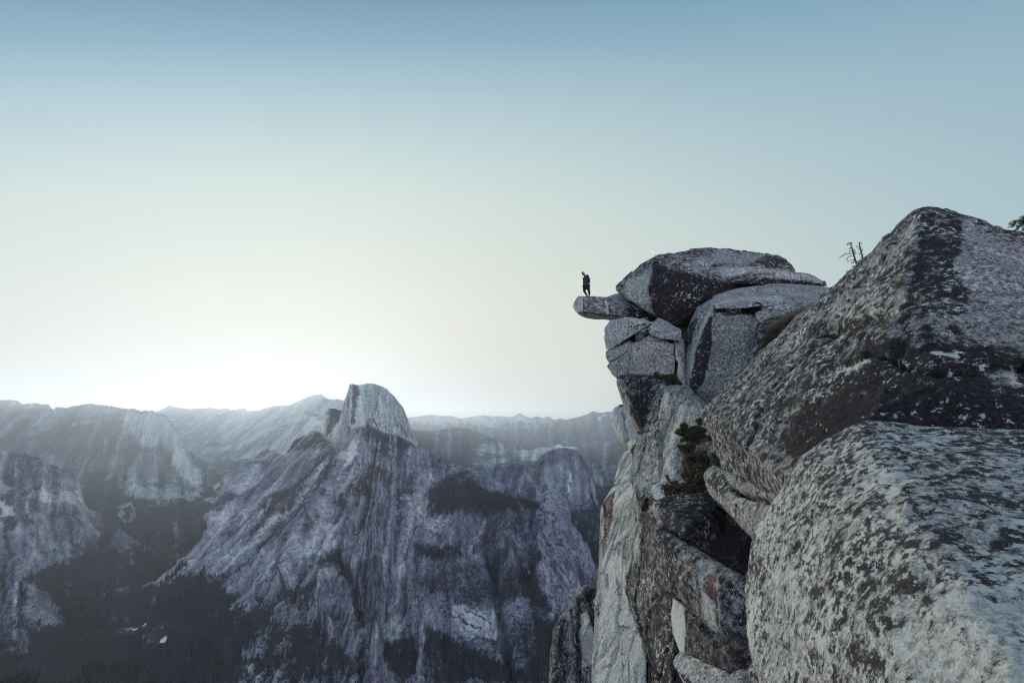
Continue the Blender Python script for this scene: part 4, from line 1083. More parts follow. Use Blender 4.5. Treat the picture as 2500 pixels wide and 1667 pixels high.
rock('overhanging_slab', [slab, slab2], 0.055, M_ROCK_FAR, smooth=2, amp=0.07, nscale=1.2, warp=1.2, base={'dark': 0.50, 'pale': 0.36}, strokes=[
    ('dark', 'poly', 'O', [(180, 900), (300, 815), (425, 835), (420, 1160), (290, 1220), (180, 1100)], 1.5, 0.12),
    ('pale', 'poly', 'O', [(180, 900), (300, 815), (425, 835), (420, 1160), (290, 1220), (180, 1100)], 1.5, 0.72),
    ('pale', 'line', 'O', [(980, 960), (1000, 1060), (1010, 1240)], 2.2, 0.9), ('dark', 'line', 'O', [(980, 960), (1000, 1060), (1010, 1240)], 2.5, 0.1),
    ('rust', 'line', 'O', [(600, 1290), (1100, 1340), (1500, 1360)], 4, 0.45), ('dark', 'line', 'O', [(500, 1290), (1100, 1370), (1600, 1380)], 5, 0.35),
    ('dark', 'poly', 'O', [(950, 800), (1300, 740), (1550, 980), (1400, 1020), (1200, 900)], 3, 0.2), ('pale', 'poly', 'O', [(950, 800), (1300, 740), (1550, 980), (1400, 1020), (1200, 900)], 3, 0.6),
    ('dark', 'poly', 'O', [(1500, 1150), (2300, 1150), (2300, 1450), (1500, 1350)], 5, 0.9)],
    cracks=[('O', [(430, 1205), (1000, 1275), (1700, 1330)], 1.1, 0.10), ('O', [(1280, 930), (1450, 1000), (1700, 1130)], 1.2, 0.10), ('O', [(425, 860), (425, 1180)], 0.8, 0.04)],
    label='long flat granite slab jutting over the void, with the person standing on it', cat='rock slab')

# --- cap boulder
capA = thick('A', [(488, 475, 28.6), (505, 455, 28.6), (590, 360, 28.6), (700, 290, 28.8), (800, 243, 29.2), (960, 214, 29.8), (1060, 186, 30.2), (1130, 177, 30.5), (1250, 180, 30.6), (1400, 190, 30.6), (1640, 216, 31.2), (1700, 245, 31),
                   (512, 520, 28.3), (600, 592, 27.6), (700, 660, 27.3), (800, 708, 27.2), (870, 742, 27.1), (950, 765, 27.4), (1010, 758, 28), (1050, 725, 28.3),
                   (775, 330, 26.9), (745, 480, 26.5), (750, 600, 26.6), (1000, 385, 26.9), (1300, 430, 27.4), (1150, 560, 28.6), (1500, 455, 29.6), (1700, 420, 30)], 4.5, 0.8)
capB = thick('A', [(1180, 300, 28.6), (1500, 300, 28.4), (1700, 340, 28.2), (1900, 366, 28.6), (1985, 375, 29), (2045, 405, 29), (2055, 440, 29), (2110, 468, 29), (1900, 470, 28.3), (1700, 445, 28.3), (1500, 440, 28.2), (1300, 450, 27.8), (1150, 400, 27.6)], 4.5, 0.85)
capC = thick('A', [(1530, 290, 29.0), (1560, 262, 29.4), (1640, 232, 30), (1720, 235, 30), (1780, 262, 30), (1835, 292, 30), (1856, 320, 29.6), (1860, 352, 29.2), (1750, 345, 28.8), (1600, 315, 28.7)], 3.0, 0.85)
rock('boulder', [capA, capB, capC], 0.062, M_ROCK_FAR, smooth=2, frac=(2.8, 0.07), amp=0.15, nscale=1.6, warp=2.0, base={'dark': 0.56, 'pale': 0.40}, strokes=[
    ('dark', 'poly', 'A', [(770, 290), (1000, 360), (1300, 440), (1600, 410), (2050, 450), (1500, 470), (1200, 540), (1050, 720), (960, 770), (800, 710), (730, 480)], 6, 0.86),
    ('pale', 'poly', 'A', [(770, 290), (1000, 360), (1300, 440), (1600, 410), (2050, 450), (1500, 470), (1200, 540), (1050, 720), (960, 770), (800, 710), (730, 480)], 6, 0.22),
    ('dark', 'poly', 'A', [(580, 400), (760, 350), (730, 500), (740, 680), (600, 570), (540, 500)], 5, 0.38), ('pale', 'poly', 'A', [(580, 400), (760, 350), (730, 500), (740, 680), (600, 570), (540, 500)], 5, 0.62),
    ('dark', 'poly', 'A', [(1280, 200), (1640, 230), (1530, 290), (1300, 290), (1100, 350), (1080, 260)], 6, 0.3), ('pale', 'poly', 'A', [(1250, 320), (1500, 310), (1850, 360), (2000, 380), (2040, 430), (1700, 400), (1560, 380), (1300, 400)], 5, 0.6),
    ('dark', 'poly', 'A', [(1250, 320), (1500, 310), (1850, 360), (2000, 380), (2040, 430), (1700, 400), (1560, 380), (1300, 400)], 5, 0.3),
    ('dark', 'poly', 'A', [(1530, 290), (1640, 235), (1780, 262), (1858, 352), (1600, 315)], 4, 0.78), ('dark', 'line', 'A', [(700, 300), (960, 220), (1130, 190)], 5, 0.68),
    ('rust', 'poly', 'A', [(860, 690), (1050, 640), (1040, 730), (960, 765), (880, 740)], 5, 0.42)],
    cracks=[('A', [(1230, 300), (1530, 300), (1680, 320), (1858, 356)], 2.2, 0.28), ('A', [(1180, 400), (1290, 418), (1370, 412), (1440, 385), (1560, 350)], 2.4, 0.32), ('A', [(1290, 430), (1420, 400), (1560, 375), (1700, 372)], 1.6, 0.16),
            ('A', [(1640, 415), (1800, 425), (1950, 440), (2090, 465)], 2.2, 0.25), ('A', [(690, 655), (740, 560), (750, 380)], 1.6, 0.05), ('A', [(600, 590), (700, 655), (860, 740)], 1.5, 0.06), ('A', [(1280, 290), (1100, 310)], 1.4, 0.08)],
    label='huge dark lichened boulder balanced on the cliff top above the flat slab', cat='boulder')

# --- big block behind, with a smooth grey panel
blockA = thick('A', [(1222, 560, 24.6), (1205, 680, 24.3), (1110, 900, 24.0), (1055, 1120, 23.9), (1038, 1255, 24.0), (1190, 1372, 23.2), (1100, 620, 26.0), (1060, 720, 26.4), (1000, 850, 26.6), (985, 960, 26.5), (990, 1100, 26), (1030, 1215, 25.2),
                     (1500, 690, 23.9), (1800, 800, 22.5), (1900, 900, 21.5), (1650, 1120, 21.5), (1400, 1350, 21.8), (1235, 690, 24.3), (1240, 1240, 23.6)], 5.0, 0.9)
slabB = thick('A', [(1224, 642, 24.0), (1215, 600, 24.2), (1220, 540, 25.2), (1350, 500, 26.5), (1500, 470, 27.2), (1640, 447, 27.6), (1700, 441, 27.8), (1850, 447, 27.6), (2050, 464, 27.4), (2120, 470, 27.2), (2190, 492, 27), (2300, 560, 25),
                    (1400, 640, 23.6), (1500, 630, 23.4), (1640, 605, 23.2), (1900, 592, 23), (2100, 600, 22.6)], 3.5, 0.95)
lumpB = thick('A', [(1545, 690, 22.9), (1560, 660, 23.0), (1620, 625, 23.2), (1750, 606, 23.2), (1900, 600, 23), (2040, 612, 22.6), (2000, 680, 22.2), (1850, 760, 22.0), (1700, 780, 22.2), (1640, 775, 22.4), (1580, 740, 22.7)], 2.5, 0.9)
rock('boulder', [blockA, slabB, lumpB], 0.052, M_ROCK_FAR, smooth=2, frac=(2.6, 0.05), amp=0.07, nscale=1.3, warp=1.6, base={'dark': 0.38, 'pale': 0.44}, strokes=[
    ('dark', 'poly', 'A', [(1215, 690), (1540, 700), (1660, 800), (1750, 880), (1200, 1380), (1060, 1260), (1120, 1000)], 5, 0.18), ('pale', 'poly', 'A', [(1215, 690), (1540, 700), (1660, 800), (1750, 880), (1200, 1380), (1060, 1260), (1120, 1000)], 5, 0.30),
    ('dark', 'poly', 'A', [(1190, 700), (1225, 700), (1215, 900), (1200, 1000), (1160, 1200), (1060, 1290), (1042, 1230), (1070, 1050), (1120, 880)], 4, 0.95),
    ('dark', 'poly', 'A', [(1220, 545), (1225, 640), (1100, 900), (1050, 1150), (1030, 1150), (1080, 880), (1190, 660)], 3, 0.1), ('pale', 'poly', 'A', [(1220, 545), (1225, 640), (1100, 900), (1050, 1150), (1030, 1150), (1080, 880), (1190, 660)], 3, 0.75),
    ('rust', 'line', 'A', [(1225, 900), (1235, 1010)], 3, 0.5), ('rust', 'line', 'A', [(1215, 1180), (1240, 1220), (1330, 1190), (1400, 1180)], 4, 0.5), ('rust', 'line', 'A', [(1140, 1280), (1170, 1300)], 3, 0.5), ('rust', 'poly', 'A', [(1200, 1340), (1300, 1240), (1380, 1200), (1400, 1240), (1260, 1340)], 4, 0.36),
    ('dark', 'poly', 'A', [(1000, 850), (1040, 760), (1080, 700), (1110, 720), (1060, 900), (1010, 950)], 3, 0.7), ('dark', 'line', 'A', [(1300, 680), (1450, 670), (1540, 690)], 5, 0.85),
    ('dark', 'poly', 'A', [(1560, 660), (1900, 600), (2000, 640), (1800, 740), (1640, 770)], 5, 0.42), ('pale', 'line', 'A', [(1250, 600), (1500, 560), (1750, 560)], 6, 0.68), ('pale', 'line', 'A', [(1550, 680), (1580, 730), (1640, 770)], 3, 0.8),
    ('moss', 'line', 'A', [(1400, 855), (1420, 862)], 2, 0.5)],
    cracks=[('A', [(1228, 655), (1400, 655), (1520, 640), (1640, 615)], 2.4, 0.28), ('A', [(1300, 680), (1440, 672), (1500, 650), (1600, 640)], 2.2, 0.22), ('A', [(1640, 612), (1750, 598), (1900, 595), (2050, 606)], 1.8, 0.22),
            ('A', [(1430, 700), (1500, 665), (1560, 655)], 1.8, 0.15), ('A', [(1100, 780), (1160, 650)], 2, 0.22), ('A', [(1085, 900), (1120, 740), (1200, 640)], 1.4, 0.08), ('A', [(1555, 490), (1600, 560), (1690, 620)], 1.0, 0.06), ('A', [(1235, 640), (1235, 700)], 2, 0.1)],
    label='massive block under the balanced boulder, with a smooth grey sunless panel and black edge', cat='boulder')

# --- cracked blocks that carry the slab
rock('boulder', [thick('A', [(398, 790, 28), (440, 728, 28), (520, 716, 27.8), (580, 712, 27.5), (690, 712, 27), (755, 745, 26.6), (690, 790, 26.4), (625, 828, 26.5), (520, 900, 27), (430, 952, 27.6), (403, 945, 28), (393, 860, 28.2)], 3.0, 0.9)],
     0.05, M_ROCK_FAR, frac=(1.3, 0.06), smooth=2, amp=0.07, nscale=1.0, warp=1.2, base={'dark': 0.22, 'pale': 0.62}, strokes=[
    ('rust', 'poly', 'A', [(490, 725), (600, 725), (560, 790), (520, 780)], 3, 0.55), ('dark', 'poly', 'A', [(600, 735), (750, 740), (640, 820), (590, 800)], 3, 0.6)],
     cracks=[('A', [(575, 725), (580, 800), (560, 850)], 1.2, 0.10)], label='tan weathered block directly under the flat slab, at the cliff edge', cat='boulder')
rock('boulder', [thick('A', [(406, 962, 28), (500, 925, 27.4), (598, 885, 27), (612, 925, 26.7), (530, 990, 27), (430, 1048, 27.8), (408, 1005, 28)], 2.5, 0.9)],
     0.05, M_ROCK_FAR, frac=(1.3, 0.06), smooth=2, amp=0.06, nscale=0.9, warp=1.2, base={'dark': 0.20, 'pale': 0.6}, strokes=[('rust', 'line', 'A', [(560, 900), (600, 900)], 2, 0.5)],
     label='small wedge-shaped pale block below the tan block at the cliff edge', cat='boulder')
rock('boulder', [thick('A', [(430, 1060, 28), (540, 992, 27), (608, 905, 26.6), (740, 835, 26), (870, 880, 25.6), (928, 905, 25.3), (935, 1150, 25.2), (830, 1146, 25.5), (505, 1150, 26.8), (490, 1172, 27.2), (450, 1130, 27.8), (416, 1078, 28.2), (600, 930, 26.3), (560, 1140, 26.3)], 3.2, 0.9)],
     0.05, M_ROCK_FAR, frac=(1.3, 0.06), smooth=2, amp=0.06, nscale=1.2, warp=1.5, base={'dark': 0.34, 'pale': 0.48}, strokes=[
    ('pale', 'line', 'A', [(640, 1000), (760, 920), (900, 930)], 8, 0.62), ('rust', 'poly', 'A', [(470, 1080), (520, 1070), (510, 1130), (480, 1130)], 3, 0.4), ('dark', 'poly', 'A', [(430, 1060), (540, 1010), (560, 1130), (500, 1150)], 4, 0.5)],
     cracks=[('A', [(450, 1045), (540, 985), (600, 890)], 1.6, 0.18), ('A', [(600, 930), (570, 1140)], 1.2, 0.06)], label='tall flat-faced grey block below the wedge, largest of the cracked blocks', cat='boulder')
rock('boulder', [thick('A', [(730, 785, 25.7), (805, 706, 26.4), (870, 742, 26.2), (990, 800, 25.4), (985, 860, 25.1), (960, 892, 25.0), (830, 872, 25.2), (745, 835, 25.5)], 2.5, 0.9)],
     0.05, M_ROCK_FAR, frac=(1.3, 0.06), smooth=2, amp=0.06, nscale=0.9, warp=1.2, base={'dark': 0.36, 'pale': 0.48}, strokes=[('rust', 'line', 'A', [(830, 875), (950, 890)], 3, 0.4), ('dark', 'line', 'A', [(830, 880), (950, 895)], 4, 0.8)],
     label='angular grey block wedged under the lowest point of the balanced boulder', cat='boulder')
rock('boulder', [thick('A', [(625, 832, 26.4), (690, 790, 26.3), (742, 760, 26.3), (745, 822, 25.9), (700, 850, 26), (640, 892, 26.2)], 2.0, 0.9)],
     0.045, M_ROCK_FAR, smooth=2, amp=0.05, nscale=0.7, warp=1.0, base={'dark': 0.62, 'pale': 0.34}, label='small dark block wedged between the tan block and the angular grey block', cat='boulder')

# --- the cliff itself
CB = []
CB.append(thick('A', [(931, 905, 25.5), (985, 868, 25.5), (1000, 1100, 24.9), (1045, 1215, 24.7), (1000, 1210, 24.7), (933, 1192, 25.3)], 3.0, 0.95))
CB.append(thick('A', [(502, 1152, 26.9), (700, 1146, 26), (830, 1150, 25.6), (860, 1230, 25.2), (760, 1400, 25.2), (700, 1560, 25.8), (655, 1590, 26.4), (608, 1500, 27.3), (562, 1400, 27.6), (522, 1290, 27.7), (500, 1200, 27.4)], 4.0, 0.95))
CB.append(thick('C', [('A', 845, 1255, 24.2), ('A', 900, 1228, 24.0), ('A', 1035, 1222, 23.4), ('A', 1200, 1372, 21.6), ('A', 760, 1400, 24.6), (490, 225, 25.4), (440, 335, 26), (428, 492, 25), (600, 480, 22), (690, 560, 19.5), (850, 480, 18.5), (880, 280, 19), (840, 130, 20), (640, 230, 22.0), (600, 400, 22.2)], 4.0, 0.95))
CB.append(thick('C', [(425, 485, 25.5), (440, 560, 24.5), (540, 600, 18), (610, 605, 16.5), (800, 560, 15.5), (860, 520, 17.5), (700, 460, 21)], 3, 0.95))
CB.append(thick('C', [(322, 522, 45), (280, 585, 44), (262, 615, 44), (266, 750, 41), (270, 850, 38.5), (267, 900, 38), (264, 1060, 36), (258, 1200, 34), (250, 1350, 32), (222, 1480, 31), (212, 1530, 31), (216, 1660, 30),
                        (425, 490, 40), (450, 600, 36), (470, 700, 33), (440, 900, 31), (450, 1100, 29.5), (500, 1350, 27), (502, 1660, 26), (330, 950, 34), (340, 1250, 30.5), (350, 1600, 28), (330, 640, 40)], 8.0, 0.95))
CB.append(thick('C', [(432, 500, 25), (500, 560, 22), (555, 600, 20), (565, 740, 19), (620, 880, 17.5), (700, 1050, 15.5), (640, 1110, 15.5), (640, 1300, 15), (672, 1380, 14.5), (640, 1430, 14.5), (620, 1660, 14), (560, 1560, 18), (500, 1400, 23.5), (425, 1150, 27), (385, 1000, 28.5), (312, 862, 30.5), (440, 730, 27), (560, 1000, 20), (600, 1300, 17)], 4.0, 0.95))
CB.append(thick('C', [(440, 330, 34), (640, 100, 31), (1100, 150, 27), (1500, 700, 18), (1300, 1660, 12), (560, 1660, 22), (510, 1400, 28), (450, 900, 32)], 8.0, 1.0))
CB.append(thick('A', [(560, 770, 30), (1100, 720, 29), (1500, 720, 28), (1500, 1250, 27), (540, 1130, 30)], 4.0, 0.95))
CB.append(thick('C', [(560, 720, 16.0), (640, 860, 14.0), (780, 1100, 12), (700, 1200, 12.5), (620, 1000, 15.5), (540, 850, 18)], 2.0, 0.95))
CB.append(thick('A', [(440, 800, 29.5), (600, 740, 29.0), (900, 780, 28.5), (930, 1140, 27.5), (520, 1140, 29.2), (450, 1090, 29.6), (430, 1000, 29.6), (425, 900, 29.6)], 3.0, 0.95))
CB.append(thick('A', [(930, 1130, 27.0), (1300, 1130, 26.5), (1400, 1420, 25), (1100, 1600, 25), (860, 1500, 26.8)], 3.0, 0.95))
CB.append(thick('A', [(820, 1080, 26.6), (1020, 1080, 26.3), (1040, 1300, 26.0), (800, 1300, 26.6)], 3.0, 0.95))
CB.append(thick('A', [(1180, 520, 30), (1500, 480, 30), (2000, 490, 29.5), (2150, 560, 28), (2000, 760, 27), (1300, 760, 28.5)], 4.0, 0.95))
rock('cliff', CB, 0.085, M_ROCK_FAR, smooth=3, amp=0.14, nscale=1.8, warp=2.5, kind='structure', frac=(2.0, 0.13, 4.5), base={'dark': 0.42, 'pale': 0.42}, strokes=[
    # upper dark face
    ('dark', 'poly', 'A', [(520, 1160), (800, 1160), (830, 1200), (760, 1400), (680, 1568), (600, 1460)], 5, 0.66), ('pale', 'poly', 'A', [(520, 1160), (800, 1160), (830, 1200), (760, 1400), (680, 1568), (600, 1460)], 5, 0.30),
    ('dark', 'poly', 'C', [(430, 40), (480, 40), (500, 130), (470, 230), (440, 150)], 4, 0.92),
    ('pale', 'line', 'A', [(930, 920), (960, 1050), (990, 1190)], 6, 0.8), ('dark', 'line', 'A', [(940, 920), (960, 1050), (990, 1190)], 6, 0.12),
    ('pale', 'line', 'C', [(690, 60), (690, 150), (640, 250), (610, 400), (660, 480)], 8, 0.75), ('dark', 'line', 'C', [(660, 200), (630, 280), (610, 400), (660, 480)], 8, 0.1),
    ('pale', 'line', 'A', [(870, 1290), (860, 1380), (880, 1480)], 6, 0.7), ('dark', 'poly', 'C', [(450, 250), (560, 60), (600, 200), (560, 400), (440, 470)], 8, 0.52),
    ('dark', 'poly', 'C', [(840, 640), (1150, 740), (1150, 1060), (830, 960)], 8, 1.3), ('pale', 'poly', 'C', [(840, 640), (1150, 740), (1150, 1060), (830, 960)], 8, -0.6),  # deep recess: its shade painted black, speckle removed
    # ledge
    ('pale', 'poly', 'C', [(480, 490), (600, 470), (620, 590), (560, 600), (500, 540)], 5, 0.66), ('dark', 'poly', 'C', [(520, 500), (600, 480), (620, 590), (560, 600)], 5, 0.08),
    ('moss', 'poly', 'C', [(500, 680), (545, 640), (560, 760), (530, 760)], 4, 0.42),
    # tall column, the sky glow on its left faces painted pale
    ('dark', 'poly', 'C', [(262, 615), (320, 520), (425, 490), (450, 600), (440, 720), (310, 860), (380, 900), (440, 1150), (500, 1380), (500, 1660), (200, 1660), (250, 1350), (265, 900)], 5, 0.14),
    ('pale', 'poly', 'C', [(262, 615), (320, 520), (425, 490), (450, 600), (440, 720), (310, 860), (380, 900), (440, 1150), (500, 1380), (500, 1660), (200, 1660), (250, 1350), (265, 900)], 5, 0.78),
    ('pale', 'poly', 'C', [(330, 640), (440, 560), (450, 700), (330, 800), (300, 820)], 5, 0.42),
    ('rust', 'poly', 'C', [(262, 605), (300, 560), (335, 530), (328, 600), (318, 720), (290, 830), (272, 900), (268, 750)], 4, 0.92), ('dark', 'line', 'C', [(262, 590), (275, 640), (275, 760), (268, 900)], 4, 0.8),
    ('rust', 'line', 'C', [(345, 400), (372, 350)], 4, 0.9),
    ('dark', 'line', 'C', [(345, 1000), (350, 1080), (365, 1240), (370, 1290)], 6, 0.55), ('dark', 'line', 'C', [(340, 1010), (352, 1090)], 6, 0.85), ('dark', 'line', 'C', [(370, 1300), (370, 1560)], 5, 0.5), ('dark', 'line', 'C', [(352, 1262), (388, 1266)], 3, 1.0),
    ('rust', 'line', 'C', [(355, 1120), (362, 1200), (372, 1320), (372, 1400)], 5, 0.22),
    # dark rib
    ('dark', 'poly', 'C', [(420, 500), (520, 560), (560, 740), (640, 880), (720, 1100), (640, 1200), (680, 1380), (640, 1660), (500, 1400), (410, 1130), (380, 1000), (470, 900), (470, 700)], 6, 0.66),
    ('pale', 'poly', 'C', [(420, 500), (520, 560), (560, 740), (640, 880), (720, 1100), (640, 1200), (680, 1380), (640, 1660), (500, 1400), (410, 1130), (380, 1000), (470, 900), (470, 700)], 6, 0.34),
    ('pale', 'line', 'C', [(460, 720), (440, 850), (400, 950)], 6, 0.65), ('dark', 'line', 'C', [(460, 720), (430, 850)], 6, 0.2), ('dark', 'line', 'C', [(450, 560), (540, 700), (600, 860), (700, 1040)], 5, 0.9),
    ('pale', 'line', 'C', [(530, 640), (640, 860), (640, 1050)], 5, 0.55), ('dark', 'poly', 'C', [(620, 1290), (680, 1370), (640, 1430), (600, 1400)], 4, 0.95), ('dark', 'poly', 'C', [(505, 1400), (560, 1400), (620, 1600), (505, 1600)], 5, 0.9),
    ('moss', 'poly', 'C', [(505, 1380), (530, 1500), (600, 1600), (510, 1600)], 5, 0.45), ('dark', 'line', 'C', [(395, 1060), (415, 1180), (470, 1300), (540, 1420), (600, 1560)], 4, 0.85)],
    cracks=[('A', [(505, 1158), (700, 1156), (830, 1155)], 2.0, 0.28), ('C', [(430, 500), (600, 495), (680, 560)], 1.6, 0.1), ('C', [(480, 230), (540, 130), (580, 0)], 2.0, 0.22), ('C', [(440, 560), (455, 720), (310, 862)], 2.0, 0.22), ('C', [(375, 900), (410, 1120), (500, 1380)], 2.2, 0.35),
            ('A', [(925, 900), (932, 1000), (935, 1190)], 1.6, 0.25), ('C', [(283, 950), (290, 1080), (320, 1060)], 0.8, 0.08), ('C', [(262, 1420), (290, 1370)], 0.9, 0.15), ('C', [(265, 1490), (310, 1475)], 0.9, 0.15), ('C', [(405, 1450), (410, 1660)], 1.2, 0.2),
            ('C', [(448, 1520), (455, 1650)], 1.4, 0.2), ('C', [(270, 600), (285, 700), (280, 850)], 1.4, 0.25), ('C', [(320, 560), (310, 700), (290, 800)], 1.3, 0.22), ('C', [(620, 1100), (630, 1300), (560, 1560)], 2, 0.2), ('C', [(760, 20), (830, 110)], 1.8, 0.2)])

# --- the mountainside behind and under the great rocks, out of this view
rock('mountainside', [thick('P', [(1800, 1010, 32), (1850, 905, 34), (1950, 808, 36), (2100, 674, 40), (2250, 570, 46), (2450, 632, 42), (3000, 860, 40), (3000, 1900, 20), (1760, 1900, 22), (1790, 1300, 26)], 25.0, 1.0),
                      thick('P', [(1900, 1080, 13.5), (2000, 900, 12.5), (2180, 760, 11.5), (2500, 760, 10), (3000, 900, 8), (3000, 1900, 6), (1850, 1900, 12), (1850, 1250, 14)], 16.0, 1.0)],
     0.30, M_ROCK_FAR, smooth=2, frac=(4.0, 0.4, 2.0), amp=0.4, nscale=3.5, warp=2.0, kind='structure', base={'dark': 0.5, 'pale': 0.42, 'moss': 0.12})
# --- farther cliff pieces
rock('cliff', [thick('C', [(328, 112, 62), (345, 97, 62), (385, 93, 61), (405, 100, 60), (440, 160, 58), (475, 235, 56), (445, 340, 55), (420, 330, 56), (398, 292, 58), (350, 252, 61), (328, 225, 62), (321, 190, 63)], 9.0, 0.9),
               thick('C', [(393, 292, 52), (418, 268, 51), (448, 262, 50), (456, 300, 50), (428, 352, 50), (404, 320, 51)], 4, 0.9),
               thick('C', [(372, 335, 52), (425, 310, 50), (440, 420, 47), (426, 486, 46), (330, 528, 48), (318, 512, 49), (345, 430, 52), (350, 385, 53)], 6, 0.9)],
     0.12, M_ROCK_FAR, smooth=1, frac=(4.0, 0.4, 3.0), amp=0.22, nscale=3.0, warp=1.5, kind='structure', base={'dark': 0.12, 'pale': 0.70}, strokes=[
    ('rust', 'line', 'C', [(375, 330), (350, 400), (340, 430)], 3, 0.85), ('dark', 'poly', 'C', [(420, 300), (450, 290), (430, 350), (405, 330)], 2, 0.8), ('dark', 'line', 'C', [(330, 485), (355, 460)], 2.5, 1.0), ('dark', 'line', 'C', [(345, 470), (365, 450)], 2, 0.9),
    ('pale', 'poly', 'C', [(350, 440), (425, 480), (330, 525), (325, 505)], 2, 0.95), ('dark', 'line', 'C', [(395, 290), (420, 350)], 2, 0.6)],
     cracks=[('C', [(366, 120), (375, 160), (385, 200), (390, 260)], 1.0, 0.5), ('C', [(375, 130), (392, 200), (410, 270)], 0.9, 0.4), ('C', [(425, 350), (380, 400), (350, 440)], 1.0, 0.4), ('C', [(340, 480), (370, 450)], 1.6, 0.8), ('C', [(375, 205), (368, 225)], 1.5, 0.5)])
rock('cliff', [thick('C', [(158, 1092, 80), (240, 1066, 78), (300, 1055, 76), (300, 1660, 66), (0, 1660, 70), (8, 1480, 74), (18, 1280, 77), (60, 1200, 79), (90, 1160, 80), (160, 1180, 76), (150, 1400, 70)], 20.0, 0.9)],
     0.16, M_ROCK_STREAK, smooth=1, frac=(4.0, 0.8, 6.0), amp=0.7, nscale=5.0, warp=2.0, kind='structure', base={'dark': 0.62, 'pale': 0.36}, strokes=[
    ('dark', 'poly', 'C', [(155, 1180), (180, 1200), (230, 1330), (250, 1460), (160, 1480), (145, 1330)], 4, 0.12), ('pale', 'poly', 'C', [(155, 1180), (180, 1200), (230, 1330), (250, 1460), (160, 1480), (145, 1330)], 4, 0.50),
    ('rust', 'line', 'C', [(155, 1255), (205, 1285)], 2.5, 0.45), ('dark', 'poly', 'C', [(180, 1080), (290, 1050), (290, 1460), (240, 1440), (200, 1200)], 4, 0.98), ('dark', 'line', 'C', [(40, 1250), (10, 1660)], 8, 0.9),
    ('dark', 'line', 'C', [(140, 1100), (130, 1300), (150, 1560)], 4, 0.9), ('moss', 'line', 'C', [(20, 1262), (40, 1270)], 4, 0.6), ('dark', 'line', 'C', [(90, 1200), (100, 1400)], 4, 0.25)],
     cracks=[('C', [(95, 1170), (110, 1300), (120, 1560)], 2.0, 1.5), ('C', [(140, 1110), (135, 1300), (150, 1560)], 2.0, 1.5), ('C', [(60, 1230), (50, 1560)], 2.5, 1.5), ('C', [(180, 1100), (235, 1320), (250, 1460)], 1.5, 0.9)])

# --- nearer rocks in the cleft
rock('boulder', [thick('C', [(543, 612, 10.6), (560, 590, 10.8), (620, 572, 11), (700, 556, 11), (790, 562, 10.8), (880, 620, 10.4), (1000, 695, 11.5), (1080, 800, 12.5), (1060, 980, 12.5), (960, 960, 11.0), (850, 905, 9.4), (680, 898, 9.4), (600, 790, 9.8), (560, 700, 10.2), (730, 720, 9.1)], 2.0, 0.9)],
     0.026, M_ROCK_MID, smooth=4, amp=0.045, nscale=0.6, warp=3, base={'dark': 0.70, 'pale': 0.28}, strokes=[
    ('dark', 'line', 'C', [(545, 610), (560, 700), (640, 860)], 7, 0.5), ('pale', 'line', 'C', [(640, 640), (760, 600), (860, 640)], 10, 0.42), ('dark', 'poly', 'C', [(900, 700), (1100, 780), (1080, 980), (850, 900)], 8, 0.95)],  # last stroke paints the recess shade on the right side
     label='dark blue-black boulder wedged in the cleft just below the shrubs', cat='boulder')
rock('boulder', [thick('C', [(515, 700, 10.4), (560, 745, 9.8), (600, 800, 9.4), (680, 885, 9.0), (770, 903, 8.6), (850, 912, 8.4), (960, 990, 7.8), (1100, 1050, 7.2), (1120, 1350, 7.0), (1040, 1352, 7.3), (890, 1308, 7.8), (820, 1260, 8.1), (740, 1180, 8.6), (640, 1075, 9.2), (580, 980, 9.6), (530, 840, 10.2), (800, 1050, 8.0), (870, 1200, 7.7)], 1.6, 0.9)],
     0.024, M_ROCK_MID, smooth=4, amp=0.04, nscale=0.5, warp=3, base={'dark': 0.62, 'pale': 0.36}, strokes=[
    ('dark', 'poly', 'C', [(765, 905), (850, 915), (880, 1060), (895, 1200), (900, 1310), (850, 1290), (800, 1200), (790, 1050)], 5, 0.12), ('pale', 'poly', 'C', [(765, 905), (850, 915), (870, 1060), (895, 1200), (900, 1310), (850, 1290), (800, 1200), (790, 1050)], 5, 0.72),
    ('rust', 'poly', 'C', [(805, 990), (870, 985), (880, 1050), (870, 1130), (840, 1130), (800, 1060)], 5, 0.85), ('rust', 'line', 'C', [(868, 1060), (875, 1160), (878, 1230), (885, 1300)], 5, 0.9), ('rust', 'line', 'C', [(795, 1190), (812, 1215)], 4, 0.6), ('rust', 'line', 'C', [(790, 1040), (805, 1080)], 3, 0.6),
    ('dark', 'line', 'C', [(560, 760), (640, 900), (640, 1060)], 9, 0.82), ('dark', 'poly', 'C', [(900, 980), (1060, 1040), (1060, 1340), (900, 1310)], 6, 0.60)],
     label='lichened rock with a red-orange rust streak down its face, in the cleft', cat='boulder')
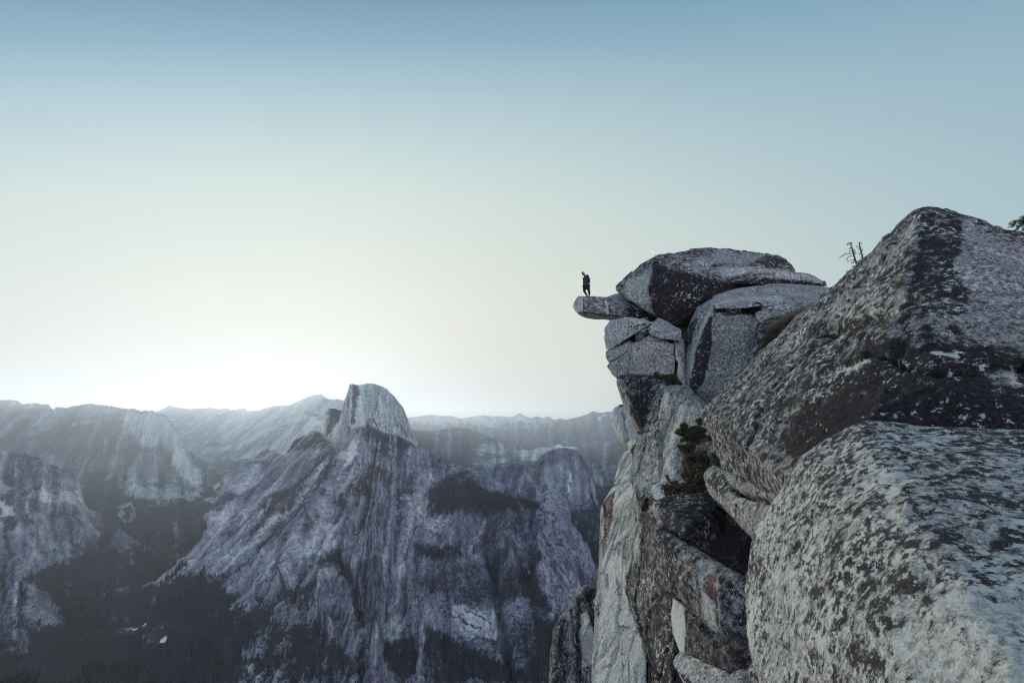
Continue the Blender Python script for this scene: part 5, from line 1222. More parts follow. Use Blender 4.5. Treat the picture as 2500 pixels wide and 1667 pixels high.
rock('boulder', [thick('C', [(645, 1108, 10.0), (705, 1168, 9.6), (712, 1280, 9.5), (706, 1398, 9.5), (682, 1412, 9.8), (641, 1302, 10.4), (632, 1190, 10.5), (880, 1280, 8.8), (1100, 1330, 8.2), (1095, 1430, 8.0), (985, 1522, 7.9), (850, 1480, 8.5), (720, 1415, 9.2)], 1.6, 0.95)],
     0.026, M_ROCK_MID, smooth=2, amp=0.035, nscale=0.5, warp=2, base={'dark': 0.62, 'pale': 0.16}, strokes=[
    ('dark', 'poly', 'C', [(640, 1110), (706, 1165), (709, 1290), (700, 1400), (680, 1412), (638, 1300), (630, 1180)], 1.6, 0.0), ('pale', 'poly', 'C', [(640, 1110), (706, 1165), (709, 1290), (700, 1400), (680, 1412), (638, 1300), (630, 1180)], 1.6, 1.0),  # light on the left-facing side painted into its colour
    ('rust', 'line', 'C', [(725, 1340), (760, 1400), (900, 1450)], 8, 0.32), ('pale', 'line', 'C', [(880, 1330), (930, 1420)], 5, 0.5), ('pale', 'line', 'C', [(1030, 1350), (1050, 1420)], 4, 0.55)],
     cracks=[('C', [(706, 1170), (712, 1290), (706, 1400)], 1.2, 0.02)], label='brown block with one side painted bright cream as if lit, below the rust-streaked rock', cat='boulder')
rock('boulder', [thick('C', [(640, 1462, 9.2), (652, 1430, 9.3), (688, 1402, 9.3), (780, 1440, 8.7), (870, 1482, 8.3), (960, 1530, 7.9), (1100, 1600, 7.5), (1050, 1680, 7.3), (760, 1660, 8.2), (690, 1540, 8.8)], 1.4, 0.95)],
     0.026, M_ROCK_MID, smooth=3, amp=0.035, nscale=0.5, warp=2, base={'dark': 0.30, 'pale': 0.60}, strokes=[('dark', 'line', 'C', [(660, 1500), (740, 1570), (850, 1600)], 6, 0.9), ('rust', 'line', 'C', [(670, 1470), (720, 1480)], 4, 0.3), ('dark', 'line', 'C', [(700, 1420), (850, 1500), (960, 1545)], 3, 0.7)],
     label='low pale rock at the bottom of the cleft under the brown block', cat='boulder')
rock('boulder', [thick('C', [(920, 1555, 6.4), (955, 1515, 6.4), (1010, 1492, 6.4), (1060, 1510, 6.3), (1100, 1560, 6.2), (1090, 1680, 6.0), (930, 1680, 6.2), (1000, 1560, 6.1)], 0.8, 0.95)],
     0.018, M_ROCK_MID, smooth=4, amp=0.02, nscale=0.3, warp=2, base={'dark': 0.36, 'pale': 0.45}, strokes=[('moss', 'line', 'C', [(965, 1515), (1010, 1500), (1050, 1500)], 5, 0.66)],
     label='small stone with yellow lichen at the bottom of the picture, left of the foreground rock', cat='stone')
rock('boulder', [thick('C', [(1040, 1500, 6.0), (1100, 1470, 5.8), (1190, 1470, 5.2), (1200, 1560, 5.2), (1150, 1600, 5.4), (1070, 1580, 5.8)], 0.8, 0.95)],
     0.018, M_ROCK_MID, smooth=4, amp=0.02, nscale=0.3, warp=2, base={'dark': 0.45, 'pale': 0.5}, strokes=[('dark', 'line', 'C', [(1050, 1510), (1100, 1540), (1150, 1560)], 5, 0.9)],
     label='small blue-grey stone tucked against the foreground rock at the bottom', cat='stone')

# --- great pyramid rock on the right and the neck under it
pyr = thick('B', [('A', 1128, 1422, 11.0), ('A', 1142, 1405, 11.0), ('A', 1190, 1368, 11.0), ('A', 1350, 1232, 10.8), ('A', 1500, 1103, 10.6), ('A', 1600, 1020, 10.4), (0, 885, 10.2), (250, 692, 9.6), (380, 596, 9.2), (480, 518, 8.9), (560, 430, 8.6), (670, 290, 8.2), (750, 218, 7.9), (850, 128, 7.5), (890, 95, 7.3), (925, 76, 7.2), (1000, 72, 7.1), (1130, 93, 7.1), (1220, 148, 7.0), (1400, 232, 6.7), (1568, 293, 6.5), (2300, 560, 5.6),
                  (915, 120, 6.9), (900, 300, 6.5), (850, 500, 6.2), (785, 765, 5.8), (700, 950, 5.5), (380, 1200, 6.2), (640, 1400, 4.9), (1000, 1200, 4.7), (1568, 1000, 4.6), (2300, 1200, 4.0), (1568, 1500, 4.1), (2300, 1600, 3.8), (700, 1568, 4.8), (300, 870, 8.2),
                  ('C', 818, 180, 10.5), ('C', 840, 250, 10.3), ('C', 860, 330, 10.0), ('C', 900, 425, 9.6), ('C', 960, 505, 9.2), ('C', 985, 545, 8.9), ('C', 1100, 570, 8.0), ('C', 1165, 600, 7.2), ('C', 1300, 500, 5.6)], 3.0, 0.9)
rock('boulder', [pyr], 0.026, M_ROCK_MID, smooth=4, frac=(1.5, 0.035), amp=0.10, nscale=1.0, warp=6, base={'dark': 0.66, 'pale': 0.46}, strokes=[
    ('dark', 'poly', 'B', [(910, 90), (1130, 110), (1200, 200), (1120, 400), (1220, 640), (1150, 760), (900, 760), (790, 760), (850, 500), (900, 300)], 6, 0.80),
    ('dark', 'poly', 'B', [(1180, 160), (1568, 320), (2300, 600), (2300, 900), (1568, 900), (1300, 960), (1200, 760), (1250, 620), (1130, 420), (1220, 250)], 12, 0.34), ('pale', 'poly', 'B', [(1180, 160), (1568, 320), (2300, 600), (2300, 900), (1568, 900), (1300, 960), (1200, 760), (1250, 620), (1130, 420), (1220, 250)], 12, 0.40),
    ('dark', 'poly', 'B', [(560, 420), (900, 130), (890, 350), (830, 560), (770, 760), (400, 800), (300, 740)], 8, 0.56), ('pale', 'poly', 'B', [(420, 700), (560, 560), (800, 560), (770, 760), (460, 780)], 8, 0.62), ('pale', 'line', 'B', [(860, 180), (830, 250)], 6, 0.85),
    ('dark', 'poly', 'B', [(600, 900), (1000, 900), (1568, 1050), (2300, 1000), (2300, 1650), (650, 1500), (400, 1450), (330, 1230)], 12, 0.88), ('pale', 'poly', 'B', [(600, 900), (1000, 900), (1568, 1050), (2300, 1000), (2300, 1650), (650, 1500), (400, 1450), (330, 1230)], 12, 0.26),  # shadow under the belly painted dark
    ('pale', 'line', 'B', [(970, 990), (1150, 1020)], 5, 0.9), ('dark', 'line', 'B', [(970, 990), (1150, 1020)], 5, 0.3), ('dark', 'line', 'B', [(250, 860), (600, 790), (780, 800)], 9, 0.7), ('dark', 'line', 'B', [(300, 960), (600, 900)], 9, 0.66), ('pale', 'line', 'B', [(370, 1120), (470, 1100), (560, 1040)], 8, 0.85), ('dark', 'line', 'B', [(380, 1110), (470, 1100), (560, 1040)], 6, 0.2),
    ('pale', 'line', 'A', [(1130, 1420), (1350, 1250), (1600, 1060), (1750, 920), (1950, 740), (2100, 620)], 9, 0.62), ('pale', 'line', 'B', [(0, 1020), (60, 960), (130, 880)], 8, 0.75), ('pale', 'poly', 'B', [(1300, 1130), (1500, 1110), (1568, 1230), (1400, 1180)], 8, 0.62), ('dark', 'poly', 'B', [(1300, 1130), (1500, 1110), (1568, 1230), (1400, 1180)], 8, 0.4),
    ('rust', 'line', 'B', [(860, 760), (1000, 760), (1180, 830)], 9, 0.24), ('rust', 'line', 'B', [(800, 1000), (1000, 950)], 7, 0.22), ('moss', 'line', 'B', [(1000, 880), (1060, 900)], 6, 0.2),
    ('pale', 'line', 'J', [(60, 60), (140, 250), (220, 420)], 12, 0.55),
    ('dark', 'poly', 'J', [(560, 40), (760, -60), (1000, -60), (1050, 110), (860, 130), (700, 250), (600, 300), (500, 200)], 14, 0.98), ('pale', 'poly', 'J', [(560, 40), (760, -60), (1000, -60), (1050, 110), (860, 130), (700, 250), (600, 300), (500, 200)], 14, 0.1)],  # deepest part of the painted belly shadow
    cracks=[('B', [(785, 765), (560, 800), (270, 880)], 7, 0.10), ('B', [(1000, 1130), (1300, 1120), (1568, 1040)], 8, 0.14), ('B', [(350, 1100), (480, 1080), (620, 1000)], 5, 0.08), ('B', [(640, 1010), (800, 1090), (1000, 1120)], 6, 0.08)],
    label='great dark pyramid-shaped rock rising on the right, peak against the sky', cat='boulder')
rock('boulder', [thick('C', [(803, 462, 10.2), (820, 430, 10.3), (860, 410, 10.2), (930, 490, 9.9), (1000, 545, 9.4), (1200, 540, 7.2), (1300, 560, 6.2), (1300, 800, 5.6), (1200, 900, 6.0), (1092, 820, 7.6), (1078, 745, 8.0), (1025, 702, 8.4), (905, 625, 9.0), (832, 552, 9.6), (1000, 610, 8.7)], 2.0, 0.9)],
     0.024, M_ROCK_MID, smooth=4, amp=0.04, nscale=0.5, warp=3, base={'dark': 0.48, 'pale': 0.42}, strokes=[
    ('dark', 'poly', 'C', [(860, 420), (980, 540), (900, 560), (830, 500)], 5, 0.8), ('rust', 'poly', 'C', [(1090, 575), (1160, 590), (1120, 640), (1070, 620)], 5, 0.55), ('pale', 'line', 'C', [(980, 590), (1060, 600), (1080, 640)], 8, 0.6), ('dark', 'line', 'C', [(985, 560), (1100, 580), (1160, 605)], 4, 1.0)],
     cracks=[('C', [(975, 545), (1050, 568), (1130, 580), (1170, 605)], 5, 0.35)], label='smaller grey rock under the lower tip of the pyramid-shaped rock', cat='boulder')

# --- foreground rock, bottom right
fore = thick('J', [(632, 268, 3.1), (700, 225, 3.1), (870, 112, 3.0), (930, 92, 2.9), (1000, 84, 2.85), (1060, 98, 2.8), (1300, 117, 2.7), (1600, 128, 2.6), (1881, 143, 2.5), (2400, 170, 2.2),
                   (500, 450, 3.3), (440, 530, 3.4), (355, 650, 3.5), (300, 880, 3.5), (286, 1000, 3.4), (286, 1130, 3.3), (300, 1290, 3.1), (395, 1420, 2.8), (430, 1568, 2.6), (450, 1900, 2.3),
                   (900, 300, 2.75), (1200, 250, 2.45), (1000, 700, 2.2), (800, 1200, 2.0), (1200, 1100, 1.75), (1300, 1568, 1.45), (1881, 900, 1.55), (1881, 1568, 1.2), (2400, 1000, 1.4), (2400, 1900, 1.1), (1300, 1900, 1.35)], 2.5, 0.95)
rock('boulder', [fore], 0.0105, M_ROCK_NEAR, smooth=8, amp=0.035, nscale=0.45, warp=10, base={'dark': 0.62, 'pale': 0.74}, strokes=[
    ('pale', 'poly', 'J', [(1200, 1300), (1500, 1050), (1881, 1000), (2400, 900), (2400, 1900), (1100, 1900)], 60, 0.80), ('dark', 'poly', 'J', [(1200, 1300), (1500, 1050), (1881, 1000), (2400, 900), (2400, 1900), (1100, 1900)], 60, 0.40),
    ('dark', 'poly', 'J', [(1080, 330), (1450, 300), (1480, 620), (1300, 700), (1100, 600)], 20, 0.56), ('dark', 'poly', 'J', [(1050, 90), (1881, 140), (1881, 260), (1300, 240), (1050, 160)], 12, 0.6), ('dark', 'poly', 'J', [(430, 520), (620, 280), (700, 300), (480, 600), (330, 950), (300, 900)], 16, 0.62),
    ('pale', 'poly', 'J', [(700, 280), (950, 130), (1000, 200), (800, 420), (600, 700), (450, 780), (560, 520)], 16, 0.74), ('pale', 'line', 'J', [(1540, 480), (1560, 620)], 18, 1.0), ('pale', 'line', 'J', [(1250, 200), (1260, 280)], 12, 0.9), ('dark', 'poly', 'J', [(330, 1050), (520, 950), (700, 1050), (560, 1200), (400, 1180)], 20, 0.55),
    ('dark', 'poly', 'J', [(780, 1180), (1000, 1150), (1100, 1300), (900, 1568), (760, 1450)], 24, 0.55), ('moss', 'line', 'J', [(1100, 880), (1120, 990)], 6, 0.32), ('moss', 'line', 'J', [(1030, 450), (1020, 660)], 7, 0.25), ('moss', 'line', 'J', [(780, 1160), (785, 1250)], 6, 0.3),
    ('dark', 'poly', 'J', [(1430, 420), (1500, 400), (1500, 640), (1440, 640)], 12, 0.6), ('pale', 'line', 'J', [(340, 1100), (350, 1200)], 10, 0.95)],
    label='pale speckled granite rock filling the lower right foreground', cat='boulder')

# ------------------------------------------------------------------ tubes
def tube_into(bm, pts3, radii, seg=6):
    rings = []
    n_ = len(pts3)
    for i, p in enumerate(pts3):
        p = Vector(p)
        d = (Vector(pts3[min(i + 1, n_ - 1)]) - Vector(pts3[max(i - 1, 0)])).normalized()
        a = d.orthogonal().normalized()
        b = d.cross(a)
        r = radii[i] if hasattr(radii, '__len__') else radii
        rings.append([bm.verts.new(p + (a * math.cos(2 * math.pi * j / seg) + b * math.sin(2 * math.pi * j / seg)) * r) for j in range(seg)])
    for r0, r1 in zip(rings[:-1], rings[1:]):
        for j in range(seg):
            bm.faces.new((r0[j], r0[(j + 1) % seg], r1[(j + 1) % seg], r1[j]))
    bm.faces.new(rings[0][::-1])
    bm.faces.new(rings[-1])


def bm_link(bm, name, mat, parent=None, smooth=True, **k):
    bmesh.ops.recalc_face_normals(bm, faces=bm.faces)
    me = bpy.data.meshes.new(name)
    bm.to_mesh(me)
    bm.free()
    for p in me.polygons:
        p.use_smooth = smooth
    return link(name, me, mat, parent, **k)


def empty(name, loc, label, cat, group=None):
    o = bpy.data.objects.new(name, None)
    COL.objects.link(o)
    o.location = loc
    o.empty_display_size = 0.2
    o['label'] = label
    o['category'] = cat
    if group:
        o['group'] = group
    return o


def shift(bm, loc):
    bmesh.ops.translate(bm, verts=bm.verts, vec=-Vector(loc))


# ------------------------------------------------------------------ dead trees behind the pyramid rock
M_BARK = flat_mat('dead_bark', (0.035, 0.032, 0.04), (0.11, 0.10, 0.11), 20)
M_RED = flat_mat('red_brush', (0.06, 0.018, 0.025), (0.12, 0.05, 0.05), 9)
DT = 40.0


def dead_tree(trunk, branches, label, r0, r1, extra=None, brush=None):
    foot = Vector(PF('M', *trunk[-1], DT))
    root = empty('dead_tree', foot, label, 'dead tree', 'bare dead trees behind the pyramid rock')
    bm = bmesh.new()
    pts_ = [PF('M', x, y, DT) for x, y in trunk]
    n_ = len(pts_)
    tube_into(bm, pts_, [r0 + (r1 - r0) * i / (n_ - 1) for i in range(n_)], 7)
    shift(bm, foot)
    bm_link(bm, 'trunk', M_BARK, root)
    for b in branches:
        bm = bmesh.new()
        dd = random.uniform(-0.3, 0.3)
        bp = [PF('M', x, y, DT + dd * i) for i, (x, y) in enumerate(b)]
        tube_into(bm, bp, [0.036 - 0.018 * i / (len(bp) - 1) for i in range(len(bp))], 5)
        # twigs
        for i in range(len(bp) - 1):
            a, c = Vector(bp[i]), Vector(bp[i + 1])
            for t in (0.2, 0.4, 0.6, 0.8, 0.97):
                s = a.lerp(c, t)
                e = s + Vector((random.uniform(-.18, .1), random.uniform(-.15, .15), random.uniform(-.22, .1)))
                tube_into(bm, [s, e], [0.018, 0.010], 4)
        shift(bm, foot)
        bm_link(bm, 'branch', M_BARK, root)
    if brush:
        bm = bmesh.new()
        for _ in range(90):
            x = random.gauss(brush[0], brush[2])
            y = random.gauss(brush[1], brush[3])
            s = Vector(PF('M', x, y, DT + random.uniform(-.4, .4)))
            tube_into(bm, [s, s + Vector((random.uniform(-.2, .2), random.uniform(-.2, .2), random.uniform(-.05, .2)))], [0.02, 0.008], 4)
        shift(bm, foot)
        bm_link(bm, 'undergrowth', M_RED, root)


dead_tree([(515, 370), (540, 430), (575, 560), (600, 660), (640, 800), (690, 960), (740, 1100), (790, 1280), (830, 1500)],
          [[(530, 400), (500, 360), (460, 385), (435, 430)], [(530, 390), (560, 350)], [(555, 490), (490, 545)], [(575, 580), (480, 605)], [(600, 660), (490, 655), (385, 658), (310, 720), (245, 760)], [(610, 732), (475, 735), (400, 815)],
           [(640, 830), (560, 840), (430, 890)], [(650, 860), (600, 890), (565, 925)], [(690, 1000), (620, 1000), (560, 1003)], [(700, 1100), (620, 1105), (540, 1110), (460, 1145), (385, 1145)], [(720, 1120), (580, 1240), (450, 1300), (360, 1430)],
           [(580, 560), (640, 560)], [(600, 620), (660, 590)], [(620, 660), (670, 640)], [(690, 1000), (800, 1002)], [(700, 1080), (590, 1200), (480, 1340), (420, 1420)], [(560, 500), (500, 500)]],
          'taller dead tree with drooping bare branches on its left, behind the pyramid rock', 0.04, 0.10, brush=(730, 1080, 50, 30))
dead_tree([(750, 345), (770, 430), (800, 560), (825, 680), (860, 820), (905, 980), (960, 1150), (1010, 1400)],
          [[(765, 465), (690, 470)], [(760, 370), (830, 385)], [(800, 545), (850, 545)], [(790, 600), (850, 600)], [(815, 655), (745, 655)], [(835, 705), (885, 700)], [(850, 790), (800, 785)], [(860, 810), (905, 790)], [(885, 890), (930, 880)], [(775, 515), (740, 520)]],
          'shorter dead tree, a bare pole with stubs, right of the taller one', 0.035, 0.09)
dead_tree([(725, 840), (745, 900), (765, 960), (770, 1040), (790, 1300)], [[(750, 930), (790, 935)], [(740, 880), (700, 870)]],
          'tiny dead sapling between the two bare trees', 0.012, 0.022)

# ------------------------------------------------------------------ foliage builders
M_SHRUB = flat_mat('shrub_leaf', (0.004, 0.004, 0.003), (0.17, 0.14, 0.075), 7.0)
M_TWIG = flat_mat('twig', (0.05, 0.035, 0.03), (0.13, 0.10, 0.09), 6)
M_GRASS = flat_mat('dry_grass', (0.12, 0.10, 0.055), (0.27, 0.24, 0.14), 4)
M_PINE = flat_mat('pine_needles', (0.006, 0.010, 0.010), (0.03, 0.040, 0.036), 3)


def leaf_cloud(centers, n_, size, mat, name, parent, origin, flat=0.5):
    """leaf-sized faces spread through overlapping clumps; centers = (xyz, radius)"""
    V, Fc = [], []
    tot = sum(c[1] ** 2 for c in centers)
    for c, r in centers:
        m = int(n_ * r * r / tot)
        for _ in range(m):
            d = Vector((random.gauss(0, 1), random.gauss(0, 1), random.gauss(0, 1))).normalized() * r * random.uniform(0.25, 1.08)
            d.z *= 0.8
            p = Vector(c) + d - Vector(origin)
            a = Vector((random.gauss(0, 1), random.gauss(0, 1), random.gauss(0, 1))).normalized()
            b = a.orthogonal().normalized()
            s = size * random.uniform(0.5, 1.6)
            i = len(V)
            V += [p + a * s, p + b * s * flat, p - a * s, p - b * s * flat]
            Fc.append((i, i + 1, i + 2, i + 3))
    return link(name, mesh_np(name, np.array([tuple(v) for v in V]), np.array(Fc), smooth=False), mat, parent)


def shrub(label, fr, clumps, d, n_, size, group='shrubs on the cliff'):
    cs = []
    for x, y, r, dd in clumps:
        for _ in range(3):
            cs.append((tuple(Vector(PF(fr, x, y, dd)) + Vector((random.gauss(0, r * .6), random.gauss(0, r * .4), random.gauss(0, r * .55)))), r * random.uniform(0.35, 0.72)))
    low = min(cs, key=lambda c: c[0][2])[0]
    root = empty('shrub', low, label, 'shrub', group)
    leaf_cloud(cs, n_, size, M_SHRUB, 'foliage', root, low)
    bm = bmesh.new()
    for c, r in cs:
        for _ in range(7):
            e = Vector(c) + Vector((random.uniform(-r, r), random.uniform(-r, r), random.uniform(-r, r))) * 0.9
            tube_into(bm, [Vector(low), (Vector(low) + e) / 2 + Vector((0, 0, -.05)), e], [0.025, 0.015, 0.006], 4)
    shift(bm, low)
    bm_link(bm, 'stems', M_TWIG, root)


shrub('reddish brown shrub, topmost on the rock ledge of the cliff', 'C', [(690, 225, 0.30, 19.6), (740, 215, 0.34, 19.4), (790, 220, 0.32, 19.2), (820, 235, 0.22, 19.0), (730, 255, 0.34, 19.3), (700, 270, 0.22, 19.5), (770, 250, 0.26, 19.2)], 19, 5200, 0.045)
shrub('large dark olive shrub in the middle of the cliff ledge', 'C', [(700, 320, 0.36, 18.6), (740, 340, 0.40, 18.5), (710, 370, 0.34, 18.5), (760, 390, 0.42, 18.2), (730, 430, 0.36, 18.0), (800, 360, 0.34, 18.0), (840, 350, 0.26, 17.8), (800, 430, 0.36, 17.6), (760, 460, 0.36, 17.5), (720, 400, 0.3, 18.2), (820, 400, 0.28, 17.7)], 18, 8500, 0.045)
shrub('lowest olive shrub, spreading above the dark boulder', 'C', [(635, 560, 0.24, 16.4), (660, 530, 0.30, 16.4), (700, 520, 0.30, 16.3), (740, 505, 0.32, 16.2), (790, 500, 0.30, 16.0), (620, 490, 0.16, 17.0), (650, 500, 0.16, 16.8), (830, 500, 0.2, 15.8), (700, 540, 0.24, 16.0), (655, 575, 0.2, 16.0), (800, 470, 0.22, 16.4)], 16, 6500, 0.04)
shrub('small dark tuft in the nook of the cliff, under the flat-faced grey block', 'A', [(850, 1165, 0.26, 25.0), (890, 1155, 0.28, 25.0), (915, 1165, 0.26, 25.0), (870, 1180, 0.28, 24.8), (905, 1185, 0.22, 24.8)], 25, 2200, 0.05)

# dry grass and tangled roots on the ledge behind the pyramid rock
gloc = PF('A', 1800, 760, 19)
gr = empty('dry_grass', gloc, 'yellow dry grass tuft on the ledge beside the pyramid rock', 'grass')
bm = bmesh.new()
for _ in range(900):
    t = random.random()
    x = 1660 + 330 * t + random.gauss(0, 14)
    y = 775 - 140 * t + random.gauss(0, 14) + (18 if t < .3 else 0)
    s = Vector(PF('A', x, y + 14, 20.2 + random.uniform(-.5, .4)))
    e = s + Vector((random.gauss(0, .10), random.gauss(0, .1), random.uniform(.08, .26)))
    tube_into(bm, [s, (s + e) / 2 + Vector((0, 0, .03)), e], [0.011, 0.008, 0.003], 3)
shift(bm, gloc)
bm_link(bm, 'blades', M_GRASS, gr)
rloc = PF('A', 1740, 850, 18)
rt = empty('bare_shrub', rloc, 'tangle of bare grey roots and twigs below the yellow grass', 'shrub')
bm = bmesh.new()
for _ in range(150):
    x, y = random.uniform(1640, 1900), 0
    y = 800 - (x - 1640) * 0.42 + random.uniform(0, 60)
    p = [Vector(PF('A', x, y, 20.0))]
    dx, dy = random.uniform(-14, -2), random.uniform(6, 22)
    for k_ in range(7):
        x += dx + random.gauss(0, 5)
        y += dy + random.gauss(0, 4)
        p.append(Vector(PF('A', x, y, 20.0 - 0.25 * k_ + random.gauss(0, .06))))
    tube_into(bm, p, [0.02 * (1 - 0.11 * k_) for k_ in range(8)], 4)
shift(bm, rloc)
bm_link(bm, 'stems', M_TWIG, rt)
# ground that the grass and roots grow on
rock('ledge', [thick('A', [(1560, 760, 21.4), (1700, 700, 21.6), (2000, 610, 21.5), (2300, 620, 20), (2300, 1000, 17), (1700, 1150, 18), (1500, 1130, 19.5), (1620, 900, 20.6)], 2.5, 1.0)], 0.07, M_ROCK_FAR, smooth=3, amp=0.1, nscale=0.9,
     kind='structure', base={'dark': 0.62, 'pale': 0.25, 'moss': 0.1}, strokes=[('moss', 'line', 'A', [(1680, 770), (1850, 690), (1980, 640)], 8, 0.3), ('rust', 'line', 'A', [(1600, 880), (1700, 840)], 8, 0.2)])

# pine at the right edge
ploc = PF('P', 2530, 640, 9.5)
pn = empty('pine_tree', ploc, 'dark leafy pine bough cut off by the right edge', 'tree')
bm = bmesh.new()
tube_into(bm, [PF('P', 2535, 660, 9.5), PF('P', 2525, 590, 9.5), PF('P', 2510, 545, 9.5), PF('P', 2480, 540, 9.4)], [0.05, 0.04, 0.03, 0.012], 6)
tube_into(bm, [PF('P', 2525, 600, 9.5), PF('P', 2530, 480, 9.6)], [0.04, 0.02], 6)
shift(bm, ploc)
bm_link(bm, 'trunk', M_BARK, pn)
cl = [(2470, 552, .06), (2468, 545, .05), (2482, 560, .05), (2476, 540, .05), (2496, 545, .09), (2500, 538, .1), (2508, 560, .1), (2510, 595, .1), (2518, 580, .12), (2478, 546, .055), (2484, 540, .05), (2490, 553, .06), (2474, 551, .035), (2492, 538, .065), (2499, 530, .06), (2504, 545, .09), (2498, 560, .035), (2506, 570, .06), (2512, 585, .08), (2508, 600, .06), (2520, 550, .14), (2520, 610, .1), (2540, 520, .16), (2502, 536, .05), (2545, 570, .2), (2485, 553, .045), (2503, 583, .05), (2501, 597, .04)]
leaf_cloud([(P(x, y, 9.5 + random.uniform(-.1, .1)), r) for x, y, r in cl], 5200, 0.02, M_PINE, 'crown', pn, ploc, 0.35)
bm = bmesh.new()
for _ in range(70):
    x = random.uniform(2448, 2500)
    yb = 573 + (x - 2448) * 0.36
    s = Vector(P(x, yb + 6, 8.2))
    tube_into(bm, [s, s + Vector((random.uniform(-.07, .03), random.uniform(-.05, .05), random.uniform(.04, .11)))], [0.005, 0.002], 3)
tl = P(2470, 590, 8.2)
shift(bm, tl)
tf = empty('grass_tuft', tl, 'thin tuft of grass on the ridge left of the pine bough', 'grass')
bm_link(bm, 'blades', M_SHRUB, tf)

# ------------------------------------------------------------------ lookout railing
rl = Vector(PF('N', 500, 222, 58))
rail = empty('railing', rl, 'small metal lookout railing on top of the distant pale rock', 'railing')
M_METAL = flat_mat('railing_metal', (0.06, 0.035, 0.035), (0.10, 0.06, 0.055), 12, 0.6)
for x0_, y0_, x1_, y1_, nm in ((465, 186, 550, 180, 'rail'), (470, 206, 550, 202, 'rail'), (468, 184, 470, 232, 'post'), (508, 182, 509, 230, 'post'), (545, 180, 546, 228, 'post')):
    bm = bmesh.new()
    tube_into(bm, [PF('N', x0_, y0_, 58), PF('N', x1_, y1_, 58)], [0.055, 0.055], 6)
    shift(bm, rl)
    bm_link(bm, nm, M_METAL, rail)

# ------------------------------------------------------------------ moon
mm = NT('moonlight')
em = mm.t.nodes.new('ShaderNodeEmission')
em.inputs[0].default_value = (1.0, 0.98, 0.9, 1)
em.inputs[1].default_value = 0.11
tr = mm.t.nodes.new('ShaderNodeBsdfTransparent')
ad = mm.t.nodes.new('ShaderNodeAddShader')
mm.t.links.new(em.outputs[0], ad.inputs[0])
mm.t.links.new(tr.outputs[0], ad.inputs[1])
mm.t.links.new(ad.outputs[0], mm.out.inputs[0])
mdist = 140000.0
mc = Vector(P(1594.5, 613, mdist))
rad = 5.6 / F * mdist * 1.1
right, up_ = Vector((1, 0, 0)), Vector((0, -ST, CT))
fw = Vector((0, CT, ST))
bm = bmesh.new()
NN = 24
outer, inner = [], []
for i in range(NN + 1):
    a = R(100) + R(180) * i / NN + R(18)
    o_ = Vector((math.cos(a), math.sin(a)))
    # terminator: ellipse with a smaller half width
    ax = Vector((math.cos(R(208)), math.sin(R(208))))
    ay = Vector((-ax.y, ax.x))
    u_, v_ = o_.dot(ax), o_.dot(ay)
    i_ = ax * (u_ * 0.30) + ay * v_
    outer.append(mc + right * o_.x * rad + up_ * o_.y * rad)
    inner.append(mc + right * i_.x * rad + up_ * i_.y * rad - fw * rad * 0.4)
ov = [bm.verts.new(p) for p in outer]
iv = [bm.verts.new(p) for p in inner]
for i in range(NN):
    try:
        bm.faces.new((ov[i], ov[i + 1], iv[i + 1], iv[i]))
    except ValueError:
        pass
shift(bm, mc)
mo_ = bm_link(bm, 'moon', mm.m, label='faint crescent moon in the pale sky above the balanced boulder', cat='moon')
mo_.location = mc

# ------------------------------------------------------------------ the person
M_COAT = flat_mat('dark_jacket', (0.030, 0.030, 0.040), (0.075, 0.068, 0.080), 5)
M_SHIRT = flat_mat('navy_shirt', (0.020, 0.026, 0.055), (0.045, 0.052, 0.095), 5)
M_PANTS = flat_mat('dark_trousers', (0.014, 0.017, 0.032), (0.032, 0.036, 0.060), 6)
M_SKIN = flat_mat('skin', (0.17, 0.115, 0.11), (0.23, 0.155, 0.145), 4, 0.6)
M_CAP = flat_mat('dark_red_cap', (0.035, 0.010, 0.014), (0.07, 0.02, 0.025), 9)
M_SHOE = flat_mat('shoe', (0.02, 0.02, 0.03), (0.06, 0.06, 0.07), 9, 0.6)
PD = 30.0
PS = 31.35 / F / 15.68           # metres per zoomed pixel at the slab
foot = Vector(PF('T', 575, 1318, PD))
person = empty('person', foot, 'person in a dark jacket and cap looking down from the edge of the flat slab', 'person')


def T(x, y, dy=0.0):
    """person-space point: picture column, picture height, depth offset in metres"""
    return Vector(((x - 575) * PS, dy, (1318 - y) * PS))


def skin_mesh(name, chain, mat, parent, sub=2, fat=1.25):
    """chain: list of (key, parent key, position, (rx, ry))"""
    me = bpy.data.meshes.new(name)
    idx_ = {c[0]: i for i, c in enumerate(chain)}
    me.from_pydata([c[2] for c in chain], [(idx_[c[1]], idx_[c[0]]) for c in chain if c[1]], [])
    o = bpy.data.objects.new(name, me)
    COL.objects.link(o)
    o.modifiers.new('skin', 'SKIN')
    sd = me.skin_vertices[0].data
    for i, c in enumerate(chain):
        sd[i].radius = (c[3][0] * fat, c[3][1] * fat)
        sd[i].use_root = (i == 0)
    s = o.modifiers.new('sub', 'SUBSURF')
    s.levels = sub
    s.render_levels = sub
    dg = bpy.context.evaluated_depsgraph_get()
    m = bpy.data.meshes.new_from_object(o.evaluated_get(dg))
    bpy.data.objects.remove(o)
    for p in m.polygons:
        p.use_smooth = True
    m.name = name
    m.materials.clear()
    return link(name, m, mat, parent)


